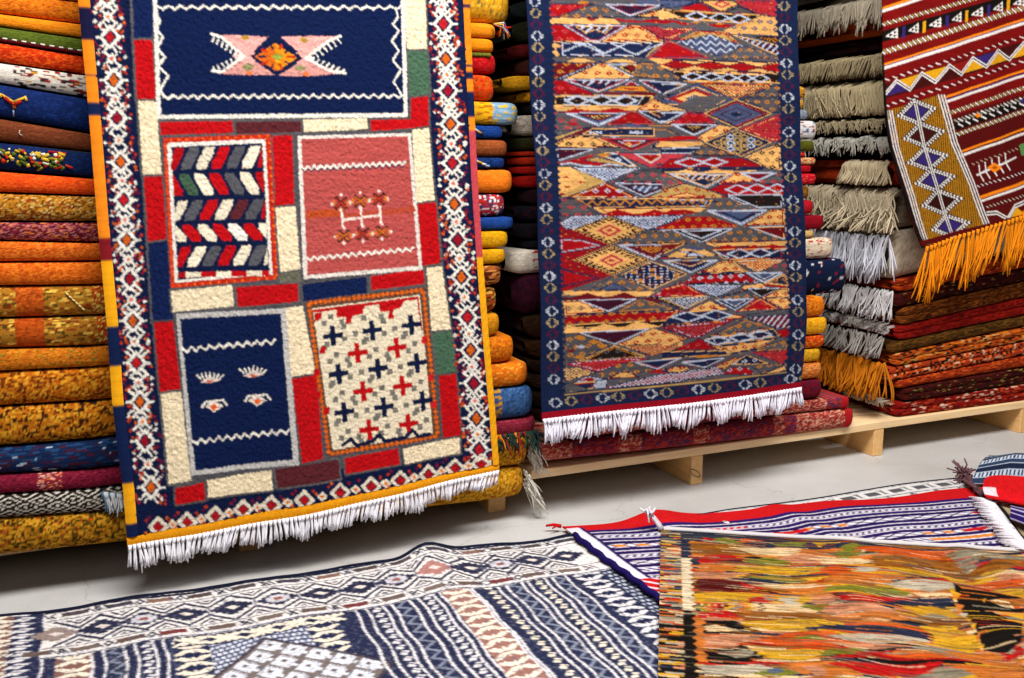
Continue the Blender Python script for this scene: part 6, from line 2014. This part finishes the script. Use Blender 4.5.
# upper right stack: y of the lower edge on the side face at about x=855
def s3s(y, x=862.): p = on_side(np.array(float(x)), np.array(float(y)), S3X); return float(p[2])
T3U = [('cream', 228, -.015, 'cream folded rug with long white fringe, beside the orange fringe, right stack'),
       ('beige', 186, .02, 'beige folded rug with a deep tangled fringe, right stack'),
       ('rust', 160, .0, 'rust brown rolled rug with cream fringe at its front, right stack'),
       ('dgrey', 137, .01, 'dark grey brown folded rug with short pale fringe, right stack'),
       ('dgrey', 116, .03, 'blackish folded rug with a narrow curled fringe, right stack'),  # blackish colour stands in for the dark gap between rugs
       ('beige', 82, .04, 'folded rug with the longest thick beige fringe, upper right stack'),
       ('beige', 56, .05, 'folded rug with thin drooping beige fringe, upper right stack'),
       ('maroon', 39, .04, 'dark maroon folded rug without fringe, upper right stack'),
       ('rust', 11, .02, 'rust and black folded rug under the top fringe, upper right stack'),
       ('beige', -16, .03, 'topmost beige fringed folded rug of the right stack')]
zprev = S3[-1][2]; USL = (zprev(4.0) - zprev(3.25)) / .75
S3U = []
for i, (wv, yt_, dx, lab) in enumerate(T3U):
    z1 = s3s(yt_); zt = (lambda x, z1=z1: z1 + USL * (x - S3X))
    zb = zprev; zprev = zt
    xs = xgrid(S3X + dx, 4.75, [(S3X + dx, S3X + dx + .25)], fine=.010)
    o = folded('folded_rug', lab, 'folded rugs in the right stack', xs, zb, zt, (lambda z: s3y(z) + .01), .82, 1, W3[wv], None, None, endL=.03, endR=.03, seed=460 + i * 5, wob=.004, bulge=.3)
    S3U.append((o, zb, zt, S3X + dx))

FZ = [.20]
def side_fringe(root, x, z, y0, y1, n, L, col, label, r=.0034, yarns=4, spread=.10, curl=.12, out=.25, seed=1, lean=0., zs=0.0):
    lowz = FZ[-1]; FZ.append(z)
    rg = np.random.default_rng(seed); sp = []
    for k in range(n):
        t = (k + rg.random() * .6) / n; y = y0 + (y1 - y0) * t
        q = np.array([x - .004 - .01 * rg.random(), y, z + zs * t + rg.normal(0, .004)])
        d = (-out + rg.normal(0, .12), lean + rg.normal(0, .22) + .25 * math.sin(k * .55), -1)
        for s_ in tassel(q, d, L * (.75 + .4 * rg.random()), yarns, spread, r, hx(col) * (1 + rg.normal(0, .07)), rg, curl=curl, seg=6, knot=False):
            s_[0][1:, 0] = np.minimum(s_[0][1:, 0], S3X - .042 - .012 * rg.random()); 
            lim = lowz + .012 + .018 * rg.random(); zr = s_[0][0, 2]; zm = s_[0][:, 2].min()
            if zm < lim and zr > lim: s_[0][:, 2] = zr - (zr - s_[0][:, 2]) * (zr - lim) / (zr - zm)
            sp.append(s_)
    return child_strands('fringe', sp, root, label)
def zs_at(i, f=.75, U=False):
    o, zb, zt, x = (S3U if U else S3)[i]; return o, x, zb(x) + (zt(x) - zb(x)) * f
# lower right
o, x, z = zs_at(0, .8); side_fringe(o, x - .02, z + .02, 3.12, 3.34, 26, .062, 'b8aa98', 'cream fringe', seed=3, out=.35, lean=-.15)
o, x, z = zs_at(3, .55); side_fringe(o, x - .02, z + .05, 3.10, 3.82, 84, .18, 'b8701a', 'thick orange fringe', r=.005, yarns=6, seed=4, out=.28)
o, x, z = zs_at(5, .9); side_fringe(o, x - .02, z + .03, 3.12, 3.80, 70, .12, 'a8a29c', 'grey fringe', seed=5, out=.25, yarns=5)
o, x, z = zs_at(6, .9); side_fringe(o, x - .03, z + .02, 3.10, 3.75, 70, .11, 'b4aea8', 'pale grey fringe', seed=6, out=.2, yarns=5)
o, x, z = zs_at(8, .9); side_fringe(o, x - .03, z + .02, 3.10, 3.75, 74, .13, 'c4c0c0', 'pale grey fringe', seed=7, out=.22, yarns=5)
# upper right
o, x, z = zs_at(0, .90, True); side_fringe(o, x - .02, z, 3.14, 3.72, 86, .20, 'd2d2da', 'long white fringe', seed=8, out=.12, spread=.05, curl=.08, yarns=5)
o, x, z = zs_at(1, .95, True); side_fringe(o, x - .02, z, 3.14, 3.80, 80, .21, 'c0b298', 'deep tangled beige fringe', r=.0048, seed=9, out=.14, spread=.2, curl=.35, yarns=5)
o, x, z = zs_at(2, .95, True); side_fringe(o, x - .02, z, 3.19, 3.45, 38, .14, 'c6b698', 'cream fringe', r=.0048, seed=10, out=.15)
o, x, z = zs_at(3, .95, True); side_fringe(o, x - .02, z, 3.14, 3.80, 56, .065, 'bcb8ae', 'short pale fringe', seed=11, out=.5, spread=.25)
o, x, z = zs_at(4, .75, True); side_fringe(o, x - .02, z, 3.20, 3.85, 60, .06, 'aa9c80', 'narrow curled fringe', seed=12, out=.4, spread=.3, curl=.4)
o, x, z = zs_at(5, .95, True); side_fringe(o, x - .02, z, 3.20, 3.95, 84, .18, 'b8a888', 'thick beige fringe', r=.0052, seed=13, out=.10, yarns=5)
o, x, z = zs_at(6, .95, True); side_fringe(o, x - .02, z, 3.20, 3.98, 72, .12, 'b0a080', 'thin drooping fringe', seed=14, out=.25, lean=.35, yarns=5)
o, x, z = zs_at(9, .35, True); side_fringe(o, x - .02, z, 3.20, 3.98, 72, .12, 'c2b6a2', 'cream fringe', r=.0048, seed=15, out=.25, lean=.2, yarns=5)
# ------------------------------------------------------------------ folded corners at the right edge of the floor rugs
def surf(name, fn, nu, nv, colfn, thick, parent, flip=False, mat=None):
    u = np.linspace(0, 1, nu)[None] + np.zeros((nv, 1)); v = np.linspace(0, 1, nv)[:, None] + np.zeros((1, nu))
    return sheet(name, fn(u, v), colfn(u, v), thick, mat or M_FLOORRUG, parent, flip=flip)
def bil(a, b, c, d):
    a, b, c, d = (np.array(t, float) for t in (a, b, c, d))
    return lambda u, v: ((a * (1 - u[..., None]) + b * u[..., None]) * (1 - v[..., None]) + (d * (1 - u[..., None]) + c * u[..., None]) * v[..., None])
def fl(x, y, Z): return on_floor(np.array(float(x)), np.array(float(y)), Z)

# blue grey rug, its corner turned up
r1 = empty('blue_grey_rug', (3.6, 2.75, 0), 'blue grey patterned rug with turned up corner and mauve tassel, far right of floor', 'rug')
q1 = bil(fl(970, 485, .03), fl(1075, 489, .03), fl(1075, 470, .09), fl(988, 467, .05))
def f1(u, v):
    P = q1(u, v); P[..., 2] += .065 * np.sin(math.pi * np.clip(v * .9 + .05, 0, 1)) * (.5 + .5 * np.clip(u * 3, 0, 1)) + .045 * v; return P
def c1(u, v):
    C = np.tile(hx('34425c'), u.shape + (1,)); k = np.floor(v * 9).astype(int); t = (u * 26 + k * .4) % 1
    C[(k % 3 == 1) & (t < .55)] = hx('b8c0cc'); C[(k % 3 == 2)] = hx('222c44'); m = (np.abs(v * 9 % 1 - .5) > .42); C[m] = hx('a8b0bc')
    C *= (.8 + .4 * vnoise(u * 90, v * 50, 3))[..., None]; C[v > .93] = hx('1a2034'); return C
surf('woven_field', f1, 120, 60, c1, .006, r1)
rg = np.random.default_rng(77); sp = []
c = fl(966, 474, .045)
for k in range(34):
    d = np.array([-.4, .1, .3]) + rg.normal(0, .5, 3); sp.append((np.array([c + rg.normal(0, .012, 3), c + d * .025, c + d * .055 + rg.normal(0, .012, 3)]), .005, .003, hx('7c5a60') * rg.uniform(.7, 1.2)))
stem = np.array([fl(985, 497, .03), fl(976, 490, .04), fl(968, 480, .045), fl(966, 474, .045)])
for k in range(6): sp.append((stem + rg.normal(0, .006, (4, 3)), .009, .007, hx('6a4c50') * rg.uniform(.8, 1.15)))
tag(strands('corner_tassel', sp, M_YARN, r1), 'mauve corner tassel')

# red bordered rug, its end rolled back over
r2 = empty('red_bordered_rug', (3.6, 2.6, 0), 'red bordered purple rug with its end curled over, at the right edge on the floor', 'rug')
q2 = bil(fl(986, 500, .05), fl(1075, 518, .05), fl(1075, 502, .05), fl(986, 492, .05))
def f2(u, v):
    P = q2(u, v); a = v * math.pi * 1.15; R_ = .034 * (1 - .25 * np.exp(-u * 9))
    P[..., 2] = .064 + R_ * (1 - np.cos(a)); P[..., 1] += R_ * np.sin(a) * .7; return P
def c2(u, v):
    C = np.tile(hx('c01c20'), u.shape + (1,)); C[(v < .34)] = hx('c81a22'); C[(u < .16) & (v > .12) & (v < .36)] = hx('d4c8cc')
    C *= (.8 + .4 * vnoise(u * 60, v * 30, 5))[..., None]; return C
surf('rolled_border', f2, 90, 40, c2, .006, r2)
q3 = bil(fl(1010, 518, .066), fl(1080, 545, .066), fl(1080, 516, .07), fl(1010, 506, .07))
def f3(u, v): P = q3(u, v); P[..., 2] += .02 * np.sin(math.pi * v); return P
def c3(u, v):
    C = np.tile(hx('2c1a5c'), u.shape + (1,)); C[np.abs(v * 5 % 1 - .5) > .38] = hx('b8aac8'); return C * (.85 + .3 * vnoise(u * 50, v * 30, 2))[..., None]
tag(surf('woven_field', f3, 60, 30, c3, .006, r2), 'purple striped field')

# beige rug with broad white fringe
r3 = empty('beige_rug', (3.4, 2.35, 0), 'beige rug with a broad white fringe, cut off by the right edge of the picture', 'rug')
q4 = bil(fl(1030, 552, .034), fl(1110, 552, .034), fl(1090, 505, .034), fl(992, 503, .034))
def f4(u, v): P = q4(u, v); P[..., 2] += .004 * np.sin(u * 12 + v * 9); return P
def c4(u, v):
    C = np.tile(hx('a8987a'), u.shape + (1,)); C[u < .07] = hx('23241f'); C[(u > .5) & (np.abs(v * 3 % 1 - .5) < .2)] = hx('b88a3a')
    return C * (.8 + .4 * vnoise(u * 40, v * 60, 4))[..., None]
surf('woven_field', f4, 60, 60, c4, .006, r3)
sp = []
for k in range(120):
    t = k / 119; a = fl(992, 503, .040) * (1 - t) + fl(1030, 552, .040) * t
    b = fl(975, 499, .036) * (1 - t) + fl(1010, 547, .036) * t
    for j in range(3):
        e = b + rg.normal(0, .012, 3) * [1, 1, .3]; m = (a + e) / 2 + [0, 0, .008]
        sp.append((np.array([a + [.01, 0, 0], m, e]), .0045, .003, hx('dcd6dc') * rg.uniform(.88, 1.05)))
tag(strands('fringe', sp, M_YARN, r3), 'broad white fringe')
# ------------------------------------------------------------------ room and light
def plane_box(name, lo, hi, mat, kind='structure', parent=None):
    x0, y0, z0 = lo; x1, y1, z1 = hi
    V = [(x0,y0,z0),(x1,y0,z0),(x1,y1,z0),(x0,y1,z0),(x0,y0,z1),(x1,y0,z1),(x1,y1,z1),(x0,y1,z1)]
    Q = [(0,3,2,1),(4,5,6,7),(0,1,5,4),(1,2,6,5),(2,3,7,6),(3,0,4,7)]
    o = mk(name, V, Q, None, mat, parent, smooth=False)
    if kind: o['kind'] = kind
    return o
plane_box('floor', (-4, -3, -0.1), (9, 4.6, 0.0), concrete())
WALL = plaster('dark_plaster', '4e4842')  # unseen plaster, coloured dark to cut bounce light under the stacks
plane_box('wall_back', (-4, 4.6, -0.1), (9, 4.75, 3.4), WALL)
plane_box('shade_ceiling', (-4, 2.7, 3.0), (9, 4.6, 3.12), WALL)  # unseen partial ceiling, added over the stacks to shade them

w = bpy.data.worlds.new('daylight'); SC.world = w; w.use_nodes = True
nt = w.node_tree; bg = nt.nodes['Background']
bg.inputs['Color'].default_value = (0.80, 0.88, 1.0, 1); bg.inputs['Strength'].default_value = 0.03
def area(name, loc, target, sx, sy, power, col):
    d = bpy.data.lights.new(name, 'AREA'); d.shape = 'RECTANGLE'; d.size = sx; d.size_y = sy; d.energy = power; d.color = col
    o = bpy.data.objects.new(name, d); COL.objects.link(o); o.location = loc
    o.rotation_euler = (Vector(target) - Vector(loc)).to_track_quat('-Z', 'Y').to_euler()
    return o
area('roof_light', (1.3, 1.0, 4.6), (1.6, 2.7, 0.4), 4.0, 1.3, 440, (1.0, 0.98, 0.95))
area('shop_front_daylight', (-1.0, -2.2, 3.4), (1.5, 3.0, 0.8), 3.0, 2.0, 38, (0.92, 0.96, 1.0))
SC.view_settings.view_transform = 'Standard'; SC.view_settings.look = 'None'
SC.view_settings.gamma = 1.0; SC.view_settings.use_curve_mapping = False
SC.view_settings.exposure = 0.0
